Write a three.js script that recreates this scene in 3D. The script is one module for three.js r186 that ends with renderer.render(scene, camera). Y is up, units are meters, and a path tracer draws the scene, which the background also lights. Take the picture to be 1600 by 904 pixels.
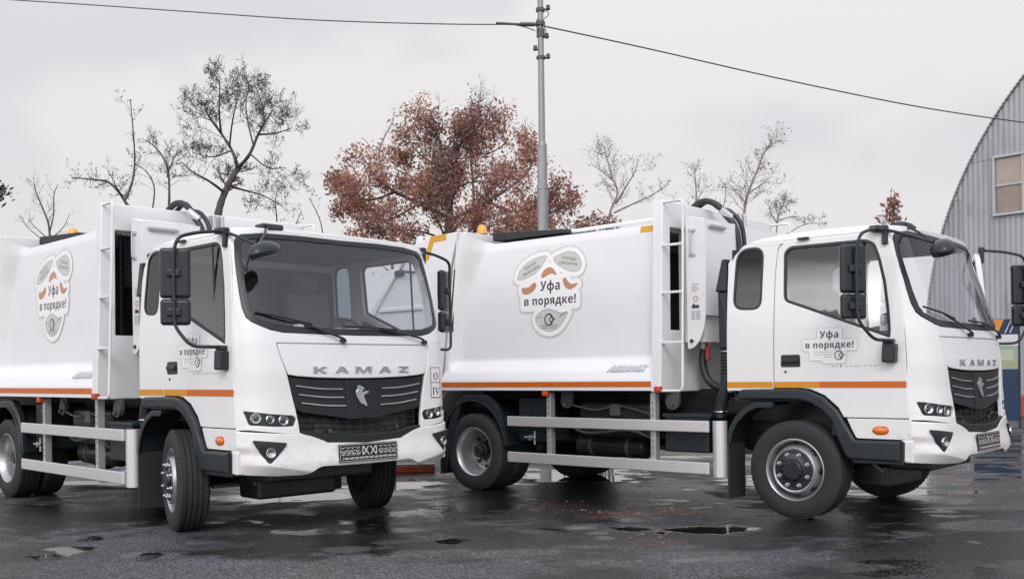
import * as THREE from 'three';
import { mergeGeometries, mergeVertices, toCreasedNormals } from 'three/addons/utils/BufferGeometryUtils.js';
import { TessellateModifier } from 'three/addons/modifiers/TessellateModifier.js';
import { RoundedBoxGeometry } from 'three/addons/geometries/RoundedBoxGeometry.js';
import { TextGeometry } from 'three/addons/geometries/TextGeometry.js';
import { FontLoader } from 'three/addons/loaders/FontLoader.js';

// ───────────────────────── camera, sky, sun, exposure ─────────────────────────
const FOC = 1589.6, CX = 800, CY = 584.3, ROLL = 0.012, EYE = 1.2666;   // lens as measured in the 1600 x 904 photograph
const scene = new THREE.Scene();
const camera = new THREE.PerspectiveCamera(2 * Math.atan(452 / FOC) * 180 / Math.PI, 1600 / 904, 0.1, 3000);
camera.position.set(0, EYE, 0);
camera.rotation.set(0, 0, -ROLL);
camera.setViewOffset(1600, 904, 0, 452 - CY, 1600, 904);

const renderer = new THREE.WebGLRenderer({ antialias: true });
renderer.setSize(1024, 578);
renderer.toneMapping = THREE.LinearToneMapping;
renderer.toneMappingExposure = 1.5;
renderer.shadowMap.enabled = true;

const V3n = (x, y, z) => new THREE.Vector3(x, y, z).normalize();
// deterministic noise
function rng(seed) { let s = seed >>> 0; return () => { s = (s + 0x6d2b79f5) | 0; let t = Math.imul(s ^ (s >>> 15), 1 | s); t = (t + Math.imul(t ^ (t >>> 7), 61 | t)) ^ t; return ((t ^ (t >>> 14)) >>> 0) / 4294967296; }; }
function hash2(x, y, s) { let h = Math.imul(x, 374761393) + Math.imul(y, 668265263) + Math.imul(s, 974634721); h = Math.imul(h ^ (h >>> 13), 1274126177); return ((h ^ (h >>> 16)) >>> 0) / 4294967296; }
function vnoise(x, y, s = 0) {
  const xi = Math.floor(x), yi = Math.floor(y), fx = x - xi, fy = y - yi, u = fx * fx * (3 - 2 * fx), v = fy * fy * (3 - 2 * fy);
  const a = hash2(xi, yi, s), b = hash2(xi + 1, yi, s), c = hash2(xi, yi + 1, s), d = hash2(xi + 1, yi + 1, s);
  return a + (b - a) * u + (c - a) * v + (a - b - c + d) * u * v;
}
function fbm(x, y, o, s = 0) { let t = 0, a = 0.5, n = 0; for (let i = 0; i < o; i++) { t += a * vnoise(x, y, s + i * 17); n += a; a *= 0.5; x = x * 2.03 + 3.1; y = y * 2.03 + 1.7; } return t / n; }
const clamp = (v, a = 0, b = 1) => Math.min(b, Math.max(a, v));
const sstep = (a, b, v) => { const t = clamp((v - a) / (b - a)); return t * t * (3 - 2 * t); };
const lerp = (a, b, t) => a + (b - a) * t;
function interp(X, Y, x) { if (x <= X[0]) return Y[0]; for (let i = 1; i < X.length; i++) if (x <= X[i]) return lerp(Y[i - 1], Y[i], (x - X[i - 1]) / (X[i] - X[i - 1])); return Y[Y.length - 1]; }

const SUN = V3n(-0.02, 0.60, 0.78);                               // the sun stands behind the cloud, behind the photographer
{ // overcast sky: pale cloud deck with soft lavender grey banks
  const W = 1024, H = 512, d = new Float32Array(W * H * 4);
  for (let j = 0; j < H; j++) {
    const el = (j + 0.5) / H * Math.PI - Math.PI / 2;            // row 0 is the bottom
    for (let i = 0; i < W; i++) {
      const az = (i + 0.5) / W * 2 * Math.PI - Math.PI;             // direction (cos az, sin az) in x, z
      const k = 2.4 / (0.28 + Math.max(0, Math.sin(el)));        // clouds lie on a flat deck
      const x = Math.cos(az) * Math.cos(el) * k, y = Math.sin(az) * Math.cos(el) * k;
      let c = fbm(x * 0.9 + 5.3, y * 0.9 + 2.2, 5, 3);
      let m = sstep(0.44, 0.62, c) * 0.62 + 0.10 * (fbm(x * 2.6, y * 2.6, 3, 9) - 0.5);
      m *= sstep(0.06, 0.3, el);
      m = clamp(m);
      // a break in the cloud low behind the photographer, as the side window of the right truck mirrors it
      const gap = Math.exp(-(((az - 2.62) / 0.42) ** 2)) * sstep(0.10, 0.14, el) * sstep(0.27, 0.225, el) * (0.35 + 1.3 * fbm(az * 3, el * 34, 3, 33));
      const o = (j * W + i) * 4, up = el > 0 ? 1 : 0.55, glow = Math.exp(-((Math.acos(clamp(Math.cos(el) * (Math.cos(az) * SUN.x + Math.sin(az) * SUN.z) + Math.sin(el) * SUN.y, -1, 1)) / 0.85) ** 2)), B = 0.513 * up * (1 + 0.28 * Math.max(0, Math.sin(el)) + 0.9 * glow + 3.4 * gap), cool = sstep(0.35, 0.9, el);
      d[o] = B * lerp(1, 0.78, m) * lerp(1.01, 0.9, cool); d[o + 1] = B * lerp(0.985, 0.775, m) * lerp(1, 0.97, cool); d[o + 2] = B * lerp(0.993, 0.86, m) * lerp(1, 1.06, cool); d[o + 3] = 1;
    }
  }
  const t = new THREE.DataTexture(d, W, H, THREE.RGBAFormat, THREE.FloatType);
  t.mapping = THREE.EquirectangularReflectionMapping; t.magFilter = t.minFilter = THREE.LinearFilter; t.wrapS = THREE.RepeatWrapping; t.needsUpdate = true;
  scene.background = t; scene.environment = t;
}
const sun = new THREE.DirectionalLight(0xfffaf5, 0.85);
sun.position.set(SUN.x * 40, SUN.y * 40, SUN.z * 40 - 9); sun.target.position.set(0, 0, -9);
sun.castShadow = true; sun.shadow.radius = 45; sun.shadow.mapSize.set(2048, 2048);
Object.assign(sun.shadow.camera, { left: -28, right: 28, top: 28, bottom: -28, near: 1, far: 110 });
scene.add(sun, sun.target);

// ───────────────────────── helpers ─────────────────────────
const names = {};
function numbered(n) { const k = (names[n] = (names[n] ?? -1) + 1); return k ? n + '_' + String(k).padStart(3, '0') : n; }
function thing(name, label, category, pos = [0, 0, 0], group) {
  const o = new THREE.Group(); o.name = numbered(name); o.position.set(...pos); o.userData = { label, category }; if (group) o.userData.group = group; scene.add(o); return o;
}
function grp(name, parent, pos = [0, 0, 0]) { const o = new THREE.Group(); o.name = name; o.position.set(...pos); parent.add(o); return o; }
function obj(name, geos, mat, parent) {
  let g = Array.isArray(geos) ? merge(geos) : geos;
  const m = new THREE.Mesh(g, mat); m.name = name; m.castShadow = m.receiveShadow = true; parent.add(m); return m;
}
function merge(list) {
  list = list.map((g) => { g = g.index ? g.toNonIndexed() : g.clone(); for (const k of Object.keys(g.attributes)) if (!['position', 'normal', 'uv'].includes(k)) g.deleteAttribute(k); if (!g.attributes.uv) g.setAttribute('uv', new THREE.Float32BufferAttribute(new Float32Array(g.attributes.position.count * 2), 2)); if (!g.attributes.normal) g.computeVertexNormals(); return g; });
  return list.length === 1 ? list[0] : mergeGeometries(list);
}
const V = (x, y, z) => new THREE.Vector3(x, y, z);
function box(x0, x1, y0, y1, z0, z1, r = 0) {
  const w = Math.abs(x1 - x0), h = Math.abs(y1 - y0), d = Math.abs(z1 - z0);
  const g = r ? new RoundedBoxGeometry(w, h, d, 2, Math.min(r, w / 2.01, h / 2.01, d / 2.01)) : new THREE.BoxGeometry(w, h, d);
  return g.translate((x0 + x1) / 2, (y0 + y1) / 2, (z0 + z1) / 2);
}
function cyl(a, b, r0, r1 = r0, n = 16) {
  a = V(...a); b = V(...b); const d = b.clone().sub(a), g = new THREE.CylinderGeometry(r1, r0, d.length(), n);
  g.applyQuaternion(new THREE.Quaternion().setFromUnitVectors(V(0, 1, 0), d.clone().normalize())); return g.translate(...a.clone().add(b).multiplyScalar(0.5).toArray());
}
function tube(pts, r, { n = 8, seg, tension = 0.5, bend } = {}) {   // bend: rounded corners on straight runs
  let P = pts.map((p) => V(...p)), curve;
  if (bend) {
    curve = new THREE.CurvePath(); let last = P[0];
    for (let i = 1; i < P.length - 1; i++) {
      const a = P[i].clone().add(P[i - 1].clone().sub(P[i]).setLength(Math.min(bend, P[i].distanceTo(P[i - 1]) * 0.45)));
      const b = P[i].clone().add(P[i + 1].clone().sub(P[i]).setLength(Math.min(bend, P[i].distanceTo(P[i + 1]) * 0.45)));
      curve.add(new THREE.LineCurve3(last, a)); curve.add(new THREE.QuadraticBezierCurve3(a, P[i], b)); last = b;
    }
    curve.add(new THREE.LineCurve3(last, P[P.length - 1]));
    const q = []; for (const c of curve.curves) { const k = c.isLineCurve3 ? 1 : 5; for (let i = 0; i < k; i++) q.push(c.getPoint(i / k)); } q.push(P[P.length - 1]); P = q;
    return sweep(P, () => r, n);
  }
  curve = new THREE.CatmullRomCurve3(P, false, 'catmullrom', tension);
  return sweep(curve.getPoints(seg || P.length * 6), () => r, n);
}
function sweep(P, rad, n, cap = true) {                            // tube through points with a radius per point
  const pos = [], idx = []; let nrm = null; const N = P.length;
  for (let i = 0; i < N; i++) {
    const t = P[Math.min(N - 1, i + 1)].clone().sub(P[Math.max(0, i - 1)]).normalize();
    if (!nrm) { nrm = Math.abs(t.y) < 0.9 ? V(0, 1, 0) : V(1, 0, 0); }
    nrm = nrm.clone().sub(t.clone().multiplyScalar(nrm.dot(t))).normalize();
    const bi = t.clone().cross(nrm), r = rad(i / (N - 1));
    for (let k = 0; k < n; k++) { const a = k / n * 2 * Math.PI; const p = P[i].clone().addScaledVector(nrm, Math.cos(a) * r).addScaledVector(bi, Math.sin(a) * r); pos.push(p.x, p.y, p.z); }
  }
  for (let i = 0; i < N - 1; i++) for (let k = 0; k < n; k++) { const a = i * n + k, b = i * n + (k + 1) % n; idx.push(a, b, a + n, b, b + n, a + n); }
  if (cap) for (const [s, f] of [[0, 1], [(N - 1) * n, 0]]) for (let k = 1; k < n - 1; k++) f ? idx.push(s, s + k + 1, s + k) : idx.push(s, s + k, s + k + 1);
  const g = new THREE.BufferGeometry(); g.setAttribute('position', new THREE.Float32BufferAttribute(pos, 3)); g.setIndex(idx); g.computeVertexNormals(); return g;
}
function rounded(pts, r, k = 5) {                                    // polygon with rounded corners; r a number or one per corner
  const out = [], N = pts.length;
  pts.forEach((p, i) => {
    const a = pts[(i + N - 1) % N], b = pts[(i + 1) % N], rr = Array.isArray(r) ? r[i] : r;
    const la = Math.hypot(a[0] - p[0], a[1] - p[1]), lb = Math.hypot(b[0] - p[0], b[1] - p[1]), q = Math.min(rr, la * 0.48, lb * 0.48);
    if (q < 1e-4) return out.push(p);
    const A = [p[0] + (a[0] - p[0]) / la * q, p[1] + (a[1] - p[1]) / la * q], B = [p[0] + (b[0] - p[0]) / lb * q, p[1] + (b[1] - p[1]) / lb * q];
    for (let j = 0; j <= k; j++) { const t = j / k; out.push([(1 - t) ** 2 * A[0] + 2 * t * (1 - t) * p[0] + t * t * B[0], (1 - t) ** 2 * A[1] + 2 * t * (1 - t) * p[1] + t * t * B[1]]); }
  });
  return out;
}
function spline2(pts, k = 6, closed = false) { const c = new THREE.CatmullRomCurve3(pts.map((p) => V(p[0], p[1], 0)), closed, 'centripetal'); return c.getPoints((pts.length - (closed ? 0 : 1)) * k).map((p) => [p.x, p.y]); }
const mirrored = (half) => half.concat(half.slice().reverse().filter(([z]) => Math.abs(z) > 1e-6).map(([z, y]) => [-z, y]));
function area(p) { let a = 0; for (let i = 0; i < p.length; i++) { const q = p[(i + 1) % p.length]; a += p[i][0] * q[1] - q[0] * p[i][1]; } return a / 2; }
function resample(p, h) {
  const o = []; p.forEach((a, i) => { const b = p[(i + 1) % p.length], l = Math.hypot(b[0] - a[0], b[1] - a[1]); if (l < 1e-6) return; const n = Math.max(1, Math.ceil(l / h)); for (let k = 0; k < n; k++) o.push([lerp(a[0], b[0], k / n), lerp(a[1], b[1], k / n)]); }); return o;
}
function inset(p, b) {                                               // p counter-clockwise: moves it inwards
  const N = p.length; return p.map((q, i) => {
    const a = p[(i + N - 1) % N], c = p[(i + 1) % N]; let n1 = [-(q[1] - a[1]), q[0] - a[0]], n2 = [-(c[1] - q[1]), c[0] - q[0]];
    const l1 = Math.hypot(...n1) || 1, l2 = Math.hypot(...n2) || 1; let n = [n1[0] / l1 + n2[0] / l2, n1[1] / l1 + n2[1] / l2]; const l = Math.hypot(...n) || 1, s = Math.min(2, 2 / l);
    return [q[0] + n[0] / l * b * s, q[1] + n[1] / l * b * s];
  });
}
// a curved panel: outline and holes on a 2-D chart, laid on a surface by map(u, v) -> [x, y, z], with thickness, rounded rim
function panel(outer, map, { holes = [], t = 0.025, b = 0.004, h = 0.07, d = 0, sheet = false, crease = 0.55, uv } = {}) {
  const ccw = (p) => (area(p) < 0 ? p.slice().reverse() : p), rings = [ccw(outer), ...holes.map(ccw)].map((p) => resample(p, h));
  const ins = rings.map((p, i) => (sheet ? p : inset(p, i ? -b : b)));
  const e = 2e-3, N = (u, v) => {                                    // outward normal of the chart's surface
    const p = V(...map(u, v)), a = V(...map(u + e, v)), c = V(...map(u, v + e)); return a.sub(p).cross(c.sub(p)).normalize().multiplyScalar(map.flip || 1);
  };
  const at = (u, v, o) => V(...map(u, v)).addScaledVector(N(u, v), o + d);
  const contour = ins[0].map((p) => new THREE.Vector2(...p)), hs = ins.slice(1).map((r) => r.map((p) => new THREE.Vector2(...p)));
  const tri = THREE.ShapeUtils.triangulateShape(contour, hs), all = contour.concat(...hs);
  let flat = new THREE.BufferGeometry(); flat.setAttribute('position', new THREE.Float32BufferAttribute(tri.flat().flatMap((k) => [all[k].x, all[k].y, 0]), 3));
  flat = new TessellateModifier(h * 1.02, 9).modify(flat);
  const f = flat.attributes.position, out = [], uvs = [], put = (p, u, v) => { out.push(p.x, p.y, p.z); uvs.push(...(uv ? uv(u, v) : [u, v])); };
  const flip = map.flip === -1;
  for (let i = 0; i < f.count; i += 3) for (const k of flip ? [0, 2, 1] : [0, 1, 2]) { const u = f.getX(i + k), v = f.getY(i + k); put(at(u, v, 0), u, v); }
  if (!sheet) {
    for (let i = 0; i < f.count; i += 3) for (const k of flip ? [0, 1, 2] : [0, 2, 1]) { const u = f.getX(i + k), v = f.getY(i + k); put(at(u, v, -t), u, v); }
    rings.forEach((p, r) => {
      const q = ins[r], n = p.length;
      for (let i = 0; i < n; i++) {
        const j = (i + 1) % n, L = [[q[i], 0, q[j]], [p[i], -b, p[j]], [p[i], -t, p[j]], [q[i], -t, q[j]]];
        for (let s = 0; s < 3; s++) {
          const A = at(...L[s][0], L[s][1]), B = at(...L[s][2], L[s][1]), C = at(...L[s + 1][0], L[s + 1][1]), D = at(...L[s + 1][2], L[s + 1][1]);
          const w = (r === 0) !== flip; for (const [x, y] of w ? [[A, 0], [C, 0], [B, 1], [B, 1], [C, 0], [D, 1]] : [[A, 0], [B, 1], [C, 0], [B, 1], [D, 1], [C, 0]]) put(x, ...(y ? p[j] : p[i]));
        }
      }
    });
  }
  const g = new THREE.BufferGeometry(); g.setAttribute('position', new THREE.Float32BufferAttribute(out, 3)); g.setAttribute('uv', new THREE.Float32BufferAttribute(uvs, 2));
  return toCreasedNormals(g, crease);
}
function slab(outline, z0, z1, { bevel = 0.006, holes = [], steps = 2 } = {}) {    // outline in x,y extruded along z with rounded edges
  const s = new THREE.Shape(outline.map((p) => new THREE.Vector2(...p))); s.holes = holes.map((h) => new THREE.Path(h.map((p) => new THREE.Vector2(...p))));
  const d = Math.abs(z1 - z0), b = Math.min(bevel, d / 2.1);
  const g = new THREE.ExtrudeGeometry(s, { depth: d - 2 * b, bevelEnabled: b > 0, bevelThickness: b, bevelSize: b, bevelOffset: -b, bevelSegments: steps, curveSegments: 4 });
  return g.translate(0, 0, Math.min(z0, z1) + b);
}
// slab in z,y extruded along x
const slabX = (outline, x0, x1, o) => slab(outline.map(([z, y]) => [-z, y]), x0, x1, o).rotateY(Math.PI / 2);
// slab in x,z extruded along y
const slabY = (outline, y0, y1, o) => slab(outline.map(([x, z]) => [x, -z]), y0, y1, o).rotateX(-Math.PI / 2);
function lathe(prof, n = 48) { return new THREE.LatheGeometry(prof.map(([r, y]) => new THREE.Vector2(r, y)), n); }
const scaleZ = (g, s) => { if (s > 0) return g; g = g.index ? g.toNonIndexed() : g.clone(); g.scale(1, 1, -1); for (const a of Object.values(g.attributes)) { const n = a.itemSize, A = a.array; for (let i = 0; i < a.count; i += 3) for (let k = 0; k < n; k++) { const x = A[(i + 1) * n + k]; A[(i + 1) * n + k] = A[(i + 2) * n + k]; A[(i + 2) * n + k] = x; } } return g; };
// where a point of the photograph lies at a given distance in front of the camera
function ray(u, v) { const c = Math.cos(ROLL), s = Math.sin(ROLL), du = u - CX, dv = CY - v; return [(du * c + dv * s) / FOC, (-du * s + dv * c) / FOC]; }
const at = (u, v, D) => { const [a, b] = ray(u, v); return V(a * D, EYE + b * D, -D); };
const onGround = (u, v) => { const [a, b] = ray(u, v), D = -EYE / b; return [a * D, -D]; };

// ───────────────────────── materials ─────────────────────────
const rgb = (r, g, b) => new THREE.Color().setRGB(r, g, b);
const std = (c, roughness = 0.6, o = {}) => new THREE.MeshStandardMaterial({ color: rgb(...c), roughness, ...o });
function grainTexture(w, h, f, srgb = false) {
  const d = new Uint8Array(w * h * 4); for (let j = 0; j < h; j++) for (let i = 0; i < w; i++) { const c = f(i / w, j / h, i, j), o = (j * w + i) * 4; d[o] = clamp(c[0]) * 255; d[o + 1] = clamp(c[1] ?? c[0]) * 255; d[o + 2] = clamp(c[2] ?? c[0]) * 255; d[o + 3] = 255; }
  const t = new THREE.DataTexture(d, w, h); t.wrapS = t.wrapT = THREE.RepeatWrapping; t.magFilter = THREE.LinearFilter; t.minFilter = THREE.LinearMipmapLinearFilter; t.generateMipmaps = true; t.colorSpace = srgb ? THREE.SRGBColorSpace : THREE.NoColorSpace; t.needsUpdate = true; return t;
}
const period = (x, y, p, o, s) => { let t = 0, a = 0.5, n = 0; for (let i = 0; i < o; i++) { const q = p << i, xi = x * q, yi = y * q; const X = Math.floor(xi), Y = Math.floor(yi), fx = xi - X, fy = yi - Y, u = fx * fx * (3 - 2 * fx), v = fy * fy * (3 - 2 * fy), m = (k) => ((k % q) + q) % q; const A = hash2(m(X), m(Y), s + i), B = hash2(m(X + 1), m(Y), s + i), C = hash2(m(X), m(Y + 1), s + i), D = hash2(m(X + 1), m(Y + 1), s + i); t += a * (A + (B - A) * u + (C - A) * v + (A - B - C + D) * u * v); n += a; a *= 0.5; } return t / n; };
const speck = grainTexture(512, 512, (u, v) => [0.35 + 0.5 * period(u, v, 8, 5, 41)]);
const dirtMap = grainTexture(512, 512, (u, v) => { const d = sstep(0.56, 0.8, period(u, v, 5, 5, 77)) * 0.10; return [0.985 - d * 0.12, 0.985 - d * 0.12, 0.985 - d * 0.12]; }, true);
const M = {};
M.paint = new THREE.MeshPhysicalMaterial({ color: rgb(0.84, 0.835, 0.84), map: dirtMap, roughness: 0.42, clearcoat: 0.5, clearcoatRoughness: 0.08, roughnessMap: null });
const spray = grainTexture(512, 512, (u, v, i, j) => { const f = period(u, v, 5, 4, 66), s = hash2(i >> 1, j >> 1, 8) > 0.988 - 0.04 * f ? 0.09 : 0, d = sstep(0.62, 0.74, period(u, v, 12, 4, 67)) * 0.03; return [0.985 - s - d, 0.98 - s * 1.1 - d * 1.1, 0.975 - s * 1.25 - d * 1.3]; }, true); spray.repeat.set(1.6, 1.6);
M.lowPaint = new THREE.MeshPhysicalMaterial({ color: rgb(0.84, 0.835, 0.84), map: spray, roughness: 0.42, clearcoat: 0.5, clearcoatRoughness: 0.1 });
const wavy = grainTexture(256, 256, (u, v) => [period(u, v, 3, 3, 29)]); wavy.repeat.set(0.55, 0.55);
M.bodyPaint = new THREE.MeshPhysicalMaterial({ bumpMap: wavy, bumpScale: 0.004, color: rgb(0.83, 0.82, 0.835), map: dirtMap, roughness: 0.5, clearcoat: 0.25, clearcoatRoughness: 0.2 });
M.plastic = std([0.016, 0.022, 0.027], 0.52, { roughnessMap: speck });
M.blackGloss = std([0.016, 0.019, 0.023], 0.22);
M.seal = std([0.014, 0.019, 0.024], 0.35);
M.rubber = std([0.026, 0.029, 0.031], 0.72, { bumpMap: speck, bumpScale: 0.0006 });
M.tyre = std([0.030, 0.034, 0.037], 0.8, { map: grainTexture(256, 256, (u, v) => { const q = 0.78 + 0.22 * period(u, v, 6, 5, 15), d = sstep(0.6, 0.8, period(u, v, 9, 4, 19)) * 0.25; return [q + d * 0.3, q + d * 0.2, q]; }, true), bumpMap: speck, bumpScale: 0.0008 });
M.silver = std([0.50, 0.50, 0.52], 0.36, { metalness: 0.8 });
M.alu = std([0.76, 0.75, 0.76], 0.40, { metalness: 0.6 });
M.galv = std([0.55, 0.56, 0.57], 0.42, { metalness: 0.6 });
M.chrome = std([0.75, 0.75, 0.76], 0.18, { metalness: 1 });
M.chassis = std([0.020, 0.021, 0.023], 0.55, { roughnessMap: speck });
M.greyMetal = std([0.10, 0.105, 0.11], 0.5, { metalness: 0.3 });
M.orange = std([0.60, 0.135, 0.012], 0.42, { roughnessMap: speck });
M.amber = std([0.66, 0.27, 0.015], 0.42, { roughnessMap: speck });
M.yellow = std([0.68, 0.34, 0.02], 0.4);
M.redLens = std([0.55, 0.07, 0.02], 0.25);
M.orangeLens = new THREE.MeshPhysicalMaterial({ color: rgb(0.75, 0.17, 0.01), roughness: 0.15, clearcoat: 1 });
M.beacon = new THREE.MeshPhysicalMaterial({ color: rgb(0.82, 0.33, 0.02), roughness: 0.2, clearcoat: 1 });
M.glass = new THREE.MeshPhysicalMaterial({ color: rgb(0.92, 0.96, 0.98), roughness: 0.0, transmission: 1, thickness: 0, ior: 1.8, specularColor: rgb(0.72, 0.86, 1) });
M.sideGlass = new THREE.MeshPhysicalMaterial({ color: rgb(0.78, 0.82, 0.85), roughness: 0.0, transmission: 1, thickness: 0, ior: 2.0, specularColor: rgb(0.85, 0.93, 1) });
M.tintGlass = new THREE.MeshPhysicalMaterial({ color: rgb(0.20, 0.25, 0.30), roughness: 0.0, transmission: 1, thickness: 0, ior: 1.5, specularColor: rgb(0.75, 0.88, 1) });
M.lens = new THREE.MeshPhysicalMaterial({ color: rgb(0.95, 0.95, 0.95), roughness: 0.02, transmission: 1, thickness: 0, ior: 1.5 });
M.reflector = std([0.62, 0.63, 0.66], 0.16, { metalness: 1 });
M.mirror = std([0.8, 0.82, 0.84], 0.03, { metalness: 1 });
M.grille = std([0.009, 0.013, 0.016], 0.55);
M.seatPale = std([0.13, 0.14, 0.15], 0.85);
M.seat = std([0.035, 0.048, 0.062], 0.85);
M.trim = std([0.014, 0.021, 0.029], 0.7);
M.trimPale = std([0.22, 0.23, 0.25], 0.8);
M.darkPane = std([0.018, 0.024, 0.030], 0.3);
M.hose = std([0.020, 0.022, 0.025], 0.42);
M.red = std([0.42, 0.05, 0.03], 0.5);
function canvas(w, h, draw, srgb = true) {
  const c = document.createElement('canvas'); c.width = w; c.height = h; draw(c.getContext('2d'), w, h);
  const t = new THREE.CanvasTexture(c); t.colorSpace = srgb ? THREE.SRGBColorSpace : THREE.NoColorSpace; t.anisotropy = 8; return t;
}

// ───────────────────────── the truck (built once in its own axes: x forward, y up, z to its right) ─────────────────────────
const HEAD = { R: { x: 3.118, z: -9.495, a: 0.7267 }, L: { x: -2.062, z: -9.169, a: 0.7851 } };   // where the two front axles stand
const font = await new FontLoader().loadAsync('fonts/droid/droid_sans_bold.typeface.json');
const Wc = (y) => (y < 1.5 ? 1.04 : 1.04 - 0.06 * ((y - 1.5) / 0.9) ** 1.5);
const FY = [0.45, 0.6, 0.86, 1.1, 1.32, 1.54, 1.63, 1.705, 2.014, 2.354, 2.44], FX = [1.225, 1.235, 1.215, 1.195, 1.19, 1.16, 1.14, 1.12, 1.02, 0.905, 0.875];
const cornerDrop = (y) => interp([1.15, 1.71, 1.97, 2.36], [0.17, 0.12, 0.075, 0.045], y);
const F = (z, y) => interp(FY, FX, y) - 0.07 * z * z - cornerDrop(y) * Math.min(1.3, Math.abs(z / Wc(y))) ** 12;
const front = (z, y) => [F(z, y), y, z]; front.flip = -1;
const Fb = (z, y) => interp(FY, FX, y) + 0.004 - 0.07 * z * z - interp([0.5, 0.68, 0.73, 0.86], [0.27, 0.27, 0.175, 0.175], y) * Math.min(1.2, Math.abs(z / 1.055)) ** 12;
const bumperFace = (z, y) => [Fb(z, y), y, z]; bumperFace.flip = -1;
const sideOf = (s) => { const f = (x, y) => [x, y, s * Wc(y)]; f.flip = s; return f; };
// body side: flat upper wall set in from its frames, flare and skirt below
const foldX = (y) => interp([1.4, 1.52, 1.88, 2.3, 2.67, 2.9], [-4.10, -4.08, -4.02, -3.90, -3.66, -3.6], y);
const frameX = (y) => interp([1.1, 1.15, 2.478, 2.867], [-4.23, -4.23, -4.055, -3.938], y);
const bodyZ = (x, y) => {
  const wall = interp([1.19, 1.29, 1.405, 1.435, 1.9, 2.3, 2.62, 2.72], [1.150, 1.105, 0.985, 0.976, 0.972, 0.958, 0.925, 0.89], y);
  const f = foldX(y), r = frameX(y) + 0.05; return wall + (Math.max(wall, 1.10) - wall) * sstep(0.0, 1, (f - x) / Math.max(0.05, f - r));
};
const bodySide = (s) => { const f = (x, y) => [x, y, s * bodyZ(x, y)]; f.flip = s; return f; };
const flareOut = [[-0.534, 1.04], [-0.525, 1.09], [-0.49, 1.108], [-0.2, 1.112], [0.03, 1.112], [0.13, 1.10], [0.263, 1.045], [0.385, 0.935], [0.465, 0.807], [0.53, 0.70], [0.56, 0.692], [0.912, 0.692], [0.91, 0.528], [0.5, 0.532], [0.465, 0.545]];
const flareIn = [[0.435, 0.595], [0.37, 0.736], [0.333, 0.852], [0.245, 0.936], [0.16, 0.985], [0.068, 1.012], [-0.2, 1.018], [-0.5, 1.014]];

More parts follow.
